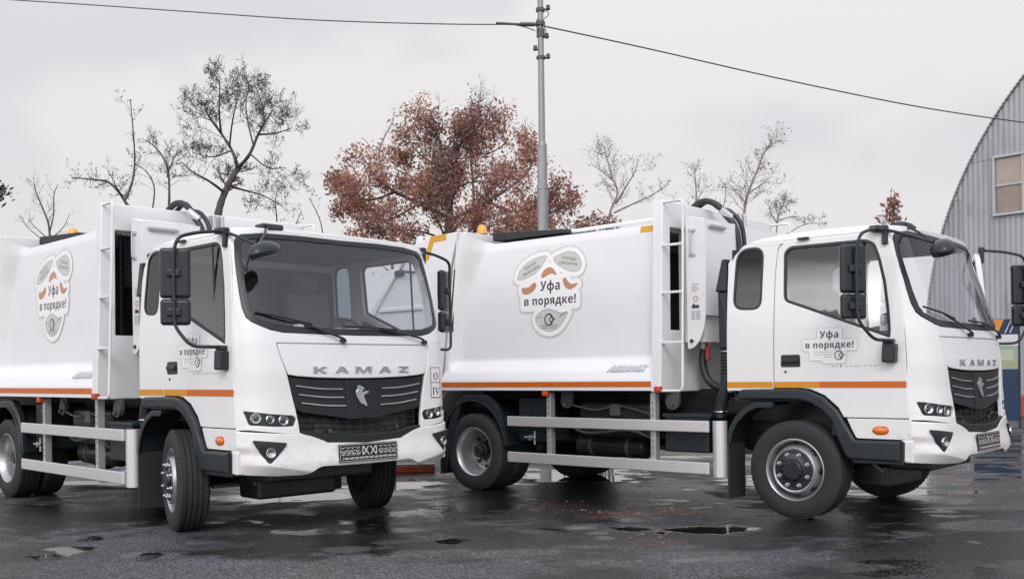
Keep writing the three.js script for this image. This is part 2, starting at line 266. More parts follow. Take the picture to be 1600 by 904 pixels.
function wheel(truck, x, z, s, kind) {
  const w = grp('wheel', truck, [x, 0.42, z]); const R = (g) => g.rotateX(s * Math.PI / 2);   // lathe axis y becomes the axle, outside towards s
  const hw = 0.118, prof = [[0.262, 0.10], [0.275, 0.118], [0.30, 0.126], [0.345, 0.130], [0.385, 0.122], [0.402, 0.112], [0.408, 0.109], [0.411, 0.104], [0.4175, 0.1]];
  const groove = (y) => [[0.42, y + 0.006], [0.407, y + 0.005], [0.407, y - 0.005], [0.42, y - 0.006]];
  const half = prof.concat(...[0.062, 0.021].map(groove));
  const full = half.concat(half.slice().reverse().map(([r, y]) => [r, -y])).concat([[0.25, -0.08], [0.25, 0.08], [0.262, 0.10]]);
  const tyres = [R(toCreasedNormals(lathe(full, 64), 0.5))], lugs = [];
  const tw = (off) => {                                                // tread blocks on the shoulders
    for (let i = 0; i < 60; i++) for (const k of [-1, 1]) { const a = i / 60 * 2 * Math.PI + (k > 0 ? 0.03 : 0); lugs.push(R(new THREE.BoxGeometry(0.031, 0.026, 0.010).translate(0, 0, 0.4165).rotateY(a).translate(0, k * 0.09 + off, 0))); }
  };
  tw(0);
  const dual = kind === 'rear' ? -0.27 : 0;
  if (dual) { tyres.push(tyres[0].clone().translate(0, 0, s * dual)); }
  obj('tyre', [...tyres, ...lugs], M.tyre, w);
  if (kind === 'front') {
    obj('rim', R(toCreasedNormals(lathe([[0.225, -0.10], [0.238, 0.02], [0.243, 0.085], [0.252, 0.108], [0.262, 0.116], [0.268, 0.114], [0.268, 0.106], [0.262, 0.10]].reverse().concat([]), 56), 0.6)), M.silver, w);
    obj('rim_disc', R(toCreasedNormals(lathe([[0.0, 0.125], [0.168, 0.125], [0.176, 0.132], [0.186, 0.134], [0.193, 0.128], [0.205, 0.09], [0.232, 0.035], [0.24, 0.0]].reverse(), 56), 0.6)), M.silver, w);
    obj('hub_cap', R(toCreasedNormals(lathe([[0, 0.162], [0.072, 0.162], [0.082, 0.156], [0.088, 0.142], [0.10, 0.137], [0.166, 0.136], [0.172, 0.130], [0.172, 0.120]].reverse(), 48), 0.5)), M.blackGloss, w);
    obj('hub_ridge', [-0.018, 0.018].map((o) => R(box(-0.06, 0.06, 0.160, 0.1655, o - 0.003, o + 0.003))), M.plastic, w);
    for (let i = 0; i < 8; i++) {
      const a = (i + 0.5) / 8 * 2 * Math.PI; obj('wheel_nut', R(merge([new THREE.CylinderGeometry(0.0135, 0.015, 0.03, 6).translate(0, 0.15, 0), new THREE.SphereGeometry(0.0118, 10, 6, 0, 6.3, 0, 1.6).translate(0, 0.163, 0), new THREE.CylinderGeometry(0.019, 0.021, 0.006, 12).translate(0, 0.138, 0)]).translate(Math.sin(a) * 0.138, 0, Math.cos(a) * 0.138)), M.silver, w);
    }
    for (let i = 0; i < 8; i++) { const a = i / 8 * 2 * Math.PI; const g = new THREE.SphereGeometry(1, 14, 8).scale(0.034, 0.012, 0.021).rotateX(1.05).translate(0, 0.071, 0.2155).rotateY(a); obj('hand_hole', R(g), M.chassis, w); }
  } else {
    obj('rim', R(toCreasedNormals(lathe([[0.0, -0.06], [0.105, -0.06], [0.135, -0.085], [0.175, -0.095], [0.205, -0.08], [0.218, -0.03], [0.222, 0.0], [0.226, 0.04], [0.234, 0.07], [0.243, 0.088], [0.252, 0.108], [0.262, 0.116], [0.268, 0.114], [0.268, 0.106], [0.262, 0.10]].reverse(), 56), 0.6)), M.silver, w);
    obj('hub', R(toCreasedNormals(lathe([[0, 0.055], [0.05, 0.055], [0.066, 0.045], [0.072, 0.0], [0.088, -0.01], [0.095, -0.04], [0.10, -0.052]].reverse(), 36), 0.5)), M.chassis, w);
    for (let i = 0; i < 8; i++) { const a = (i + 0.5) / 8 * 2 * Math.PI; obj('wheel_nut', R(new THREE.CylinderGeometry(0.013, 0.016, 0.034, 6).translate(Math.sin(a) * 0.118, -0.035, Math.cos(a) * 0.118)), M.greyMetal, w); }
    for (let i = 0; i < 8; i++) { const a = i / 8 * 2 * Math.PI; obj('hand_hole', R(new THREE.SphereGeometry(1, 14, 8).scale(0.026, 0.006, 0.02).translate(0, -0.088, 0.172).rotateY(a)), M.chassis, w); }
  }
  return w;
}

// ---- print on the truck, drawn flat as it is in the photograph
const UY = [0, 0];
function stickerArt(c, w, h, k) {             // big die-cut sticker; units of the sticker: metres from its lower left corner
  const X = (x) => x * k, Y = (y) => h - y * k; c.clearRect(0, 0, w, h);
  const P = (pts) => { c.beginPath(); const q = spline2(pts.map(([x, y]) => [X(x), Y(y)]), 10, true); q.forEach((p, i) => (i ? c.lineTo(...p) : c.moveTo(...p))); c.closePath(); };
  const leaf1 = [[0.144, 0.729], [0.156, 0.795], [0.219, 0.869], [0.323, 0.921], [0.433, 0.947], [0.534, 0.945], [0.494, 0.877], [0.415, 0.794], [0.296, 0.743]];
  const leaf2 = [[0.629, 0.919], [0.71, 0.95], [0.822, 0.972], [0.911, 0.951], [0.983, 0.877], [0.999, 0.818], [0.974, 0.769], [0.864, 0.766], [0.76, 0.808], [0.685, 0.85]];
  const leaf3 = [[0.408, 0.319], [0.479, 0.372], [0.572, 0.391], [0.663, 0.369], [0.753, 0.341], [0.832, 0.351], [0.789, 0.275], [0.705, 0.191], [0.583, 0.16], [0.461, 0.201], [0.407, 0.263]];
  const crumbs = [[[0.477, 0.73], [0.485, 0.777], [0.548, 0.822], [0.609, 0.82], [0.654, 0.781], [0.676, 0.741], [0.608, 0.761], [0.546, 0.742], [0.5, 0.724]], [[0.203, 0.625], [0.295, 0.634], [0.382, 0.679], [0.405, 0.651], [0.365, 0.594], [0.286, 0.563], [0.222, 0.573]], [[0.766, 0.685], [0.796, 0.703], [0.825, 0.669], [0.869, 0.632], [0.957, 0.635], [0.92, 0.599], [0.846, 0.581], [0.794, 0.613]]];
  // white backing with its grey edge
  const backing = (grow, col) => {
    c.fillStyle = c.strokeStyle = col; c.lineJoin = 'round'; c.lineWidth = grow * 2 * k;
    for (const l of [leaf1, leaf2, leaf3, ...crumbs]) { P(l); c.fill(); c.stroke(); }
    for (const [a, b, x, y] of [[0.235, 0.43, 0.945, 0.52], [0.42, 0.50, 0.78, 0.70]]) { c.beginPath(); c.rect(X(a), Y(y), X(x - a), (y - b) * k); c.fill(); c.stroke(); }
  };
  backing(0.066, '#c3bec1'); backing(0.060, '#eae7e8'); backing(0.055, '#b7b3b6'); backing(0.051, '#f2f0f1');
  for (const l of [leaf1, leaf2, leaf3]) { P(l); c.fillStyle = '#c9c9c5'; c.fill(); c.strokeStyle = '#8d8f8c'; c.lineWidth = 0.006 * k; c.stroke(); }
  for (const l of crumbs) { P(l); c.fillStyle = '#bd8768'; c.fill(); c.strokeStyle = '#a87457'; c.lineWidth = 0.004 * k; c.stroke(); }
  c.textAlign = 'center'; c.textBaseline = 'alphabetic';
  const T = (t, x, y, s, col, wd, rot = 0, f = 'bold ') => { c.save(); c.translate(X(x), Y(y)); c.rotate(rot); c.fillStyle = col; c.font = f + Math.round(s * k) + 'px sans-serif'; const m = c.measureText(t).width; c.scale(wd * k / m, 1); c.fillText(t, 0, 0); c.restore(); };
  T('Уфа', 0.597, 0.586, 0.142, '#2c3138', 0.275);
  T('в порядке!', 0.586, 0.44, 0.125, '#2c3138', 0.716);
  c.save(); c.globalCompositeOperation = 'source-over';
  P(leaf3); c.fillStyle = '#c9c9c5'; c.fill(); c.strokeStyle = '#8d8f8c'; c.lineWidth = 0.006 * k; c.stroke();
  T('МУСОР', 0.315, 0.846, 0.044, '#6a6e6c', 0.17, -0.36); T('ВЫВОЗИМ', 0.335, 0.795, 0.044, '#6a6e6c', 0.24, -0.36);
  T('ОТХОДЫ', 0.832, 0.885, 0.046, '#6f7371', 0.20, 0.16); T('СОРТИРУЕМ', 0.822, 0.832, 0.044, '#6f7371', 0.26, 0.16);
  // round mark, lines and wings on the lower leaf
  c.strokeStyle = '#3a3f42'; c.lineWidth = 0.016 * k; c.beginPath(); c.arc(X(0.582), Y(0.281), 0.056 * k, 0.6, 5.6); c.stroke(); c.lineWidth = 0.012 * k; c.beginPath(); c.moveTo(X(0.60), Y(0.328)); c.lineTo(X(0.658), Y(0.283)); c.lineTo(X(0.60), Y(0.238)); c.stroke(); c.beginPath(); c.arc(X(0.612), Y(0.281), 0.022 * k, 0, 6.3); c.stroke();
  c.lineWidth = 0.007 * k; c.strokeStyle = '#7e8280'; for (const [a, b, x, y] of [[0.408, 0.304, 0.493, 0.312], [0.722, 0.30, 0.815, 0.343], [0.73, 0.318, 0.80, 0.346]]) { c.beginPath(); c.moveTo(X(a), Y(b)); c.lineTo(X(x), Y(y)); c.stroke(); }
  for (const [y, a, b] of [[0.218, 0.47, 0.70], [0.196, 0.49, 0.68]]) { c.lineWidth = 0.009 * k; c.beginPath(); c.moveTo(X(a), Y(y)); c.lineTo(X(b), Y(y)); c.stroke(); }
  c.restore();
}
function doorArt(c, w, h, k) {
  const X = (x) => x * k, Y = (y) => h - y * k; c.clearRect(0, 0, w, h); c.lineJoin = 'round';
  const B = (g, col) => { c.fillStyle = c.strokeStyle = col; c.lineWidth = 2 * g * k; for (const [a, b, x, y] of [[0.20, 0.24, 0.37, 0.325], [0.07, 0.185, 0.50, 0.235], [0.13, 0.105, 0.40, 0.19], [0.24, 0.08, 0.40, 0.19]]) { c.beginPath(); c.rect(X(a), Y(y), X(x - a), (y - b) * k); c.fill(); c.stroke(); } };
  B(0.030, '#b9b6ba'); B(0.026, '#f1eff0');
  const T = (t, x, y, s, wd, col = '#30343a') => { c.save(); c.translate(X(x), Y(y)); c.textAlign = 'center'; c.fillStyle = col; c.font = 'bold ' + Math.round(s * k) + 'px sans-serif'; const m = c.measureText(t).width; c.scale(wd * k / m, 1); c.fillText(t, 0, 0); c.restore(); };
  T('Уфа', 0.283, 0.268, 0.084, 0.172); T('в порядке!', 0.281, 0.185, 0.076, 0.435);
  c.strokeStyle = '#a9a9ac'; c.lineWidth = 0.006 * k; for (const [y, a, b] of [[0.150, 0.14, 0.30], [0.130, 0.15, 0.31], [0.108, 0.24, 0.31]]) { c.setLineDash([0.02 * k, 0.006 * k]); c.beginPath(); c.moveTo(X(a), Y(y)); c.lineTo(X(b), Y(y)); c.stroke(); }
  c.setLineDash([]); c.strokeStyle = '#4a4e52'; c.lineWidth = 0.009 * k; c.beginPath(); c.arc(X(0.366), Y(0.122), 0.036 * k, 0.6, 5.6); c.stroke(); c.lineWidth = 0.008 * k; c.beginPath(); c.moveTo(X(0.374), Y(0.156)); c.lineTo(X(0.412), Y(0.124)); c.lineTo(X(0.374), Y(0.09)); c.stroke(); c.beginPath(); c.arc(X(0.38), Y(0.122), 0.014 * k, 0, 6.3); c.stroke();
  c.fillStyle = '#b4b2b6'; const r = rng(5); for (let i = 0; i < 11; i++) { const s = 0.5 + r(); c.fillRect(X(0.30 + i * 0.040), Y(0.036), 0.016 * k * s, 0.007 * k * (0.6 + r())); } c.fillStyle = '#6d6d72'; c.fillRect(X(0.376), Y(0.039), 0.012 * k, 0.012 * k);
}
const printed = (t) => new THREE.MeshPhysicalMaterial({ map: t, alphaTest: 0.5, roughness: 0.45, clearcoat: 0.25, clearcoatRoughness: 0.2 });
M.sticker = printed(canvas(1024, 1024, (c, w, h) => stickerArt(c, w, h, 1024 / 1.17)));
M.doorSticker = printed(canvas(1280, 656, (c, w, h) => doorArt(c, w, h, 1280 / 0.75)));
M.plate = std([1, 1, 1], 0.4, { map: canvas(512, 128, (c, w, h) => {
  c.fillStyle = '#15171a'; c.fillRect(0, 0, w, h); c.strokeStyle = '#e4e2e3'; c.lineWidth = 3; c.strokeRect(7, 7, w - 14, h - 14); c.fillStyle = c.strokeStyle = '#cfcdcf';
  const r = rng(21); c.lineWidth = 9;                                    // folk ornament of angular hooks and rays
  for (const s of [-1, 1]) { c.save(); c.translate(w / 2, h / 2 - 8); c.scale(s, 1);
    for (const [a, b, x, y] of [[8, -34, 54, 28], [8, 28, 54, -34], [60, -34, 60, 28]]) { c.beginPath(); c.moveTo(a, b); c.lineTo(x, y); c.stroke(); }
    for (let i = 0; i < 4; i++) { const x = 84 + i * 41; c.lineWidth = 5; c.beginPath(); c.moveTo(x, -34); c.lineTo(x + 14 + 10 * r(), -22); c.lineTo(x + 30, -34); c.moveTo(x + 4, 26); c.lineTo(x + 10 + 12 * r(), 4); c.lineTo(x + 32, 26); c.moveTo(x - 2, -12 + 10 * r()); c.lineTo(x + 16, -6); c.stroke(); c.fillRect(x + 24, -16 + 8 * r(), 9, 15); c.fillRect(x - 4, 8 * r(), 8, 12); c.fillRect(x + 14, 18, 6, 10); }
    c.restore(); }
  for (let i = 0; i < 34; i++) { const x = 26 + i * 14; c.fillRect(x, 96, 6 + 3 * (i % 3), 14); }
}) });
M.corner = printed(canvas(256, 512, (c, w, h) => { c.fillStyle = '#efedee'; c.fillRect(0, 0, w, h); c.strokeStyle = '#4a4144'; c.lineWidth = 14; c.strokeRect(10, 10, w - 20, h - 20); c.beginPath(); c.moveTo(10, h / 2); c.lineTo(w - 10, h / 2); c.stroke(); c.fillStyle = '#4a4144'; c.textAlign = 'center'; c.font = 'bold 170px serif'; c.fillText('O', w / 2, h * 0.42); c.fillText('IV', w / 2, h * 0.9); }));
M.script = new THREE.MeshStandardMaterial({ roughness: 0.5, alphaTest: 0.4, map: canvas(512, 96, (c, w, h) => { c.clearRect(0, 0, w, h); c.font = 'italic bold 84px sans-serif'; c.textBaseline = 'middle'; c.transform(1, 0, -0.25, 1, 20, 0); const m = c.measureText('AEROPAK').width; c.scale((w - 40) / m, 1); c.lineWidth = 7; c.strokeStyle = '#7c7a80'; c.strokeText('AEROPAK', 4, h / 2); c.fillStyle = '#dedbdf'; c.fillText('AEROPAK', 4, h / 2); }) });
M.doc = std([1, 1, 1], 0.7, { map: canvas(128, 160, (c, w, h) => { c.fillStyle = '#e6e4e6'; c.fillRect(0, 0, w, h); c.fillStyle = '#8b8d94'; for (let i = 0; i < 8; i++) c.fillRect(14, 14 + i * 17, 60 + (i * 37) % 44, 6); }) });
M.warning = new THREE.MeshStandardMaterial({ roughness: 0.5, alphaTest: 0.5, map: canvas(128, 320, (c, w, h) => { c.clearRect(0, 0, w, h); c.fillStyle = '#aaa7ad'; for (let i = 0; i < 6; i++) c.fillRect(22, 10 + i * 13, 84 - (i % 3) * 16, 5); c.strokeStyle = '#b5606a'; c.lineWidth = 7; c.beginPath(); c.arc(64, 140, 22, 0, 6.3); c.stroke(); c.fillStyle = '#34363c'; c.fillRect(24, 190, 76, 26); c.fillRect(34, 178, 20, 14); c.fillStyle = '#9c9aa2'; for (let i = 0; i < 6; i++) { c.fillRect(18, 238 + i * 13, 38, 6); c.fillRect(68, 238 + i * 13, 44, 6); } }) });
const rect01 = (x0, x1, y0, y1) => (u, v) => [(u - x0) / (x1 - x0), (v - y0) / (y1 - y0)];

function buildTruck() {
  const T = thing('garbage_truck', '', 'garbage truck', [0, 0, 0], 'white garbage trucks parked in the yard');
  // ---------- cab ----------
  const cab = grp('cab', T);
  const wsHalf = [[0, 1.598], [0.35, 1.601], [0.70, 1.610], [0.80, 1.630], [0.872, 1.660], [0.930, 1.690], [0.960, 1.725], [0.975, 1.80], [0.978, 1.92], [0.975, 2.06], [0.966, 2.2], [0.950, 2.325], [0.932, 2.36], [0.895, 2.385], [0.72, 2.408], [0.4, 2.412], [0, 2.405]];
  const ws = mirrored(wsHalf), glassHalf = [[0, 1.652], [0.40, 1.655], [0.70, 1.668], [0.82, 1.695], [0.89, 1.722], [0.915, 1.77], [0.928, 1.9], [0.926, 2.06], [0.918, 2.2], [0.90, 2.31], [0.86, 2.345], [0.7, 2.362], [0.4, 2.368], [0, 2.364]];
  const glass = mirrored(glassHalf);
  const hood = mirrored([[0, 1.250], [0.20, 1.2515], [0.44, 1.259], [0.62, 1.272], [0.685, 1.284], [0.695, 1.30], [0.731, 1.405], [0.760, 1.515], [0.752, 1.525], [0.4, 1.5235], [0, 1.522]]);
  const grilleOpen = mirrored([[0, 0.737], [0.36, 0.757], [0.50, 0.808], [0.606, 0.832], [0.612, 0.90], [0.632, 1.02], [0.691, 1.276], [0.62, 1.264], [0.44, 1.251], [0.2, 1.2435], [0, 1.242]]);
  const openingHalf = [[0, 0.737], [0.36, 0.757], [0.50, 0.808], [0.612, 0.832], [0.618, 0.90], [0.638, 1.02], [0.697, 1.28], [0.737, 1.405], [0.766, 1.515], [0.764, 1.530], [0, 1.528]];
  const headHalf = [[0.655, 0.884], [0.632, 0.940], [0.66, 0.966], [0.84, 0.982], [1.004, 1.008], [1.006, 0.998], [0.985, 0.908], [0.975, 0.900], [0.80, 0.885]];
  const headR = rounded(headHalf, 0.012, 3), headL = headR.map(([z, y]) => [-z, y]);
  const outerHalf = [[0, 0.70], [0.30, 0.72], [0.5, 0.79], [0.62, 0.815], [0.98, 0.862]];
  for (const y of [0.864, 0.95, 1.1, 1.3, 1.5, 1.65, 1.8, 1.95, 2.1, 2.25, 2.35, 2.395]) outerHalf.push([Wc(y) + (y < 1.5 ? 0 : 0.001), y]);
  outerHalf.push([0.95, 2.44], [0.7, 2.45], [0, 2.452]);
  obj('front_panel', panel(mirrored(outerHalf), front, { holes: [ws, mirrored(openingHalf), headR, headL], t: 0.03, b: 0.004, h: 0.055 }), M.paint, cab);
  obj('hood', panel(hood, front, { t: 0.03, b: 0.004, h: 0.06 }), M.paint, cab);
  const frit = obj('windscreen_seal', panel(inset(ws, 0.002), front, { holes: [glass], t: 0.012, b: 0.004, h: 0.05, d: 0.002 }), M.seal, cab);
  obj('windscreen', panel(glass, front, { sheet: true, h: 0.06, d: -0.006, crease: 1 }), M.glass, cab);
  // roof
  {
    const ns = 30, nt = 28, pos = [], uvs = [], idx = [], topY = (s) => interp([0, 0.02, 0.05, 0.09, 0.14, 0.19, 0.3, 0.55, 0.8, 0.92, 0.97, 1], [2.17, 2.25, 2.325, 2.395, 2.445, 2.472, 2.492, 2.505, 2.495, 2.475, 2.458, 2.430], s);
    for (let i = 0; i <= ns; i++) for (let j = 0; j <= nt; j++) {
      const s = (i / ns) ** (i / ns < 0.5 ? 1.25 : 1), t = j / nt * 2 - 1, T2 = Math.sign(t) * (1 - (1 - Math.abs(t)) ** 1.6), z = 0.985 * T2, xf = F(z, 2.43) + 0.004, y1 = topY(s), y0 = Math.min(2.372, y1 - 0.02), c = (1 - Math.abs(T2) ** 7) ** 0.42;
      pos.push(-0.667 + (xf + 0.667) * s, y0 + (y1 - y0) * c, z * (1 - 0.012 * sstep(0.5, 1, c))); uvs.push(s * 1.5, t);
    }
    for (let i = 0; i < ns; i++) for (let j = 0; j < nt; j++) { const a = i * (nt + 1) + j; idx.push(a, a + 1, a + nt + 1, a + 1, a + nt + 2, a + nt + 1); }
    const g = new THREE.BufferGeometry(); g.setAttribute('position', new THREE.Float32BufferAttribute(pos, 3)); g.setAttribute('uv', new THREE.Float32BufferAttribute(uvs, 2)); g.setIndex(idx); g.computeVertexNormals();
    obj('roof', g, M.paint, cab);
  }
  for (const s of [1, -1]) {
    const S = sideOf(s), B = (o) => bumperFace;
    // rear quarter of the cab with its small window
    const quarterWin = rounded([[-0.604, 1.815], [-0.316, 1.804], [-0.304, 2.364], [-0.578, 2.362]], [0.11, 0.10, 0.11, 0.16], 7);
    const quarter = [[-0.657, 1.095], [-0.205, 1.095], [-0.203, 1.5], [-0.195, 2.1], [-0.175, 2.33], [-0.155, 2.365], [-0.11, 2.392], [0.62, 2.398], [0.80, 2.372], [0.815, 2.388], [0.72, 2.41], [-0.38, 2.415], [-0.45, 2.408], [-0.52, 2.375], [-0.59, 2.31], [-0.635, 2.23], [-0.655, 2.12], [-0.657, 1.9]];
    obj('quarter_panel', panel(quarter, S, { holes: [quarterWin], t: 0.04, h: 0.07 }), M.paint, cab);
    obj('quarter_window_seal', panel(inset(quarterWin, 0.001), S, { holes: [inset(quarterWin, 0.022)], t: 0.012, b: 0.003, d: -0.002, h: 0.06 }), M.seal, cab);
    obj('quarter_window', panel(inset(quarterWin, 0.02), S, { sheet: true, d: -0.01, h: 0.08, crease: 1 }), M.tintGlass, cab);
    // sill below the door, with its orange lamp
    const sill = rounded([[0.458, 0.868], [0.50, 0.775], [0.538, 0.706], [0.925, 0.704], [0.975, 0.745], [0.982, 0.868]], [0, 0, 0.02, 0.05, 0.05, 0]);
    obj('sill_panel', panel(sill, S, { t: 0.04, h: 0.08, d: 0.006 }), M.lowPaint, cab);
    obj('side_lamp', [scaleZ(new THREE.SphereGeometry(1, 20, 12).scale(0.068, 0.033, 0.02).translate(0.735, 0.775, 1.043), s)], M.orangeLens, cab);
    obj('side_lamp_base', [scaleZ(slab(rounded([[0.66, 0.775], [0.70, 0.738], [0.79, 0.742], [0.815, 0.775], [0.79, 0.81], [0.70, 0.812]], 0.03), 1.02, 1.05, { bevel: 0.003 }), s)], M.redLens, cab);
    // wheel arch flare, step and liner
    const flare = flareOut.concat(flareIn);
    obj('wheel_arch', [scaleZ(slab(flare, 0.93, 1.085, { bevel: 0.02, steps: 3 }), s)], M.plastic, cab);
    obj('cab_step', [scaleZ(slab(rounded([[0.52, 0.695], [0.94, 0.695], [0.935, 0.50], [0.50, 0.50]], 0.02), 0.86, 1.06, { bevel: 0.012 }), s), scaleZ(box(0.56, 0.90, 0.585, 0.6, 1.03, 1.068), s)], M.plastic, cab);
    const liner = []; { const P = flareIn.slice().reverse(); const pos = []; for (let i = 0; i < P.length - 1; i++) { const [a, b] = [P[i], P[i + 1]]; const q = [[a, 0.5], [b, 0.5], [b, 0.94], [a, 0.5], [b, 0.94], [a, 0.94]]; for (const [p, z] of q) pos.push(p[0], p[1] + 0.01, z * s); } const g = new THREE.BufferGeometry(); g.setAttribute('position', new THREE.Float32BufferAttribute(pos, 3)); g.computeVertexNormals(); liner.push(g); }
    obj('arch_liner', liner, M.chassis, cab);
    const guard = []; { const c = [[-0.20, 0.998], [-0.36, 0.995], [-0.47, 0.95], [-0.565, 0.865], [-0.625, 0.76], [-0.645, 0.64]], inn = c.slice().reverse().map(([x, y], i) => [x + 0.012 + 0.012 * (i < 4), y - 0.022 * (i > 2) - 0.004]); guard.push(scaleZ(slab(c.concat(inn), 0.76, 1.075, { bevel: 0.006 }), s)); guard.push(scaleZ(slab([[-0.20, 0.99], [-0.36, 0.987], [-0.47, 0.94], [-0.565, 0.855], [-0.625, 0.75], [-0.645, 0.63], [-0.61, 0.62], [-0.585, 0.73], [-0.53, 0.82], [-0.445, 0.9], [-0.35, 0.945], [-0.20, 0.95]], 1.06, 1.078, { bevel: 0.004 }), s)); }
    obj('mudguard', guard, M.plastic, cab);
    obj('mud_flap', [scaleZ(box(-0.648, -0.63, 0.125, 0.66, 0.77, 1.07, 0.006), s)], M.rubber, cab);
    // headlight
    const H = grp('headlight', T), hp = s > 0 ? headR : headL, zz = (z) => s * z;
    obj('headlight_housing', panel(inset(s > 0 ? headR : headL.slice().reverse(), 0.002), front, { t: 0.05, d: -0.022, b: 0.004, h: 0.05 }), M.blackGloss, H);
    for (const [z, y, r] of [[0.934, 0.951, 0.037], [0.838, 0.941, 0.030], [0.735, 0.931, 0.036]]) {
      const n = V(1, 0.12, s * (0.15 + 0.6 * sstep(0.8, 1, z))).normalize(), q = new THREE.Quaternion().setFromUnitVectors(V(0, 1, 0), n), p = V(F(z, y) - 0.016, y, zz(z));
      const bowl = lathe([[0.004, -0.022], [r * 0.5, -0.014], [r * 0.86, 0.004], [r, 0.008], [r + 0.004, 0.006], [r + 0.005, -0.006]], 24).applyQuaternion(q).translate(...p);
      obj('reflector', [toCreasedNormals(bowl, 0.6)], M.reflector, H);
      obj('lens', [new THREE.SphereGeometry(r * 0.93, 20, 8, 0, 6.3, 0, 1.1).scale(1, 0.62, 1).translate(0, -r * 0.30, 0).applyQuaternion(q).translate(...p)], M.lens, H);
    }
    // mirrors are on the door; the door hangs on its front edge
    const D = grp('door', T, [0.945, 0, s * 1.03]); const off = (g) => { g = scaleZ(g, s); return g.clone().translate(-0.945, 0, -s * 1.03); };
    const doorOut = rounded([[-0.195, 1.12], [0.03, 1.12], [0.14, 1.108], [0.27, 1.055], [0.385, 0.955], [0.43, 0.876], [0.964, 0.876], [0.962, 1.0], [0.951, 1.15], [0.945, 1.4], [0.930, 1.71], [0.908, 1.9], [0.872, 2.1], [0.822, 2.28], [0.785, 2.36], [0.72, 2.387], [-0.10, 2.384], [-0.155, 2.352], [-0.172, 2.3], [-0.188, 2.1], [-0.194, 1.5]], [0.01, 0, 0, 0, 0, 0.01, 0.01, 0, 0, 0, 0, 0, 0, 0, 0.03, 0.03, 0.02, 0, 0, 0, 0]);
    const win = rounded([[-0.106, 1.868], [0.1, 1.792], [0.822, 1.520], [0.828, 1.58], [0.815, 1.76], [0.785, 1.98], [0.735, 2.18], [0.69, 2.295], [0.62, 2.338], [-0.06, 2.340], [-0.115, 2.295]], [0.05, 0, 0.02, 0.02, 0, 0, 0, 0.03, 0.05, 0.05, 0.05]);
    const P = (o, opt) => { const g = panel(o, S, opt); return g.translate(-0.945, 0, -s * 1.03); };
    obj('door_panel', P(doorOut, { holes: [win], t: 0.045, h: 0.07, b: 0.005, d: 0.002 }), M.paint, D);
    obj('window_seal', P(inset(win, 0.001), { holes: [inset(win, 0.024)], t: 0.014, b: 0.004, h: 0.06, d: 0.000 }), M.seal, D);
    obj('window_divider', [off(slab([[0.575, 2.33], [0.592, 2.33], [0.640, 1.60], [0.622, 1.60]], 1.0, 1.012, { bevel: 0.002 }))], M.seal, D);
    obj('window', P(inset(win, 0.022), { sheet: true, h: 0.09, d: -0.012, crease: 1 }), M.sideGlass, D);
    obj('door_lining', [off(slab([[-0.10, 1.16], [0.3, 1.12], [0.45, 0.98], [0.90, 0.98], [0.88, 1.46], [0.1, 1.74], [-0.10, 1.80]], 0.95, 0.99, { bevel: 0.01 }))], M.trim, D);
    obj('handle_recess', P(rounded([[-0.130, 1.298], [0.052, 1.298], [0.050, 1.405], [-0.128, 1.405]], 0.018, 4), { t: 0.03, d: 0.006, b: 0.004, h: 0.05 }), M.plastic, D);
    obj('handle', [off(box(-0.112, 0.034, 1.332, 1.372, 1.045, 1.066, 0.012)), off(box(-0.115, -0.09, 1.33, 1.374, 1.04, 1.062, 0.008))], M.blackGloss, D);
    obj('lock', [off(new THREE.CylinderGeometry(0.011, 0.011, 0.012, 14).rotateX(Math.PI / 2).translate(-0.085, 1.258, 1.042))], M.greyMetal, D);
    obj('rain_clip', [off(box(0.02, 0.12, 2.385, 2.408, 0.985, 1.015, 0.006))], M.plastic, D);
    if (s > 0) obj('slogan_sticker', P([[0.03, 1.27], [0.78, 1.27], [0.78, 1.654], [0.03, 1.654]], { sheet: true, d: 0.005, h: 0.1, uv: rect01(0.03, 0.78, 1.27, 1.654) }), M.doorSticker, D);
    const stripe = (x0, x1, y0, y1) => P([[x0, y0], [x1, y0], [x1, y1], [x0, y1]], { sheet: true, d: 0.0052, h: 0.1 });
    obj('amber_stripe', stripe(-0.19, 0.22, 1.122, 1.174), M.amber, D); obj('orange_stripe', stripe(0.222, 0.952, 1.122, 1.174), M.orange, D);
    obj('amber_stripe', panel([[-0.652, 1.122], [-0.208, 1.122], [-0.208, 1.174], [-0.652, 1.174]], S, { sheet: true, d: 0.003, h: 0.1 }), M.amber, cab);
    if (s > 0) obj('window_notice', [off(new THREE.PlaneGeometry(0.085, 0.125).translate(0.762, 1.648, 0.985))], M.doc, D);
    // mirrors
    const rod = (pts, r) => off(tube(pts, r, { bend: 0.07, n: 10 }));
    obj('mirror_arm', [rod([[0.72, 2.412, 0.99], [0.73, 2.385, 1.2], [0.725, 2.335, 1.375], [0.70, 2.2, 1.392], [0.705, 1.66, 1.395], [0.80, 1.503, 1.31], [0.845, 1.502, 1.09]], 0.0135)], M.plastic, D);
    obj('mirror_bracket', [off(box(0.69, 0.80, 2.385, 2.435, 0.97, 1.03, 0.012)), off(box(0.755, 0.80, 2.28, 2.41, 0.985, 1.022, 0.01)), off(box(0.78, 0.865, 1.475, 1.515, 1.03, 1.10, 0.012)), off(slab(rounded([[0.775, 1.325], [0.885, 1.325], [0.89, 1.475], [0.785, 1.48]], 0.02), 1.035, 1.115, { bevel: 0.012 }))], M.plastic, D);
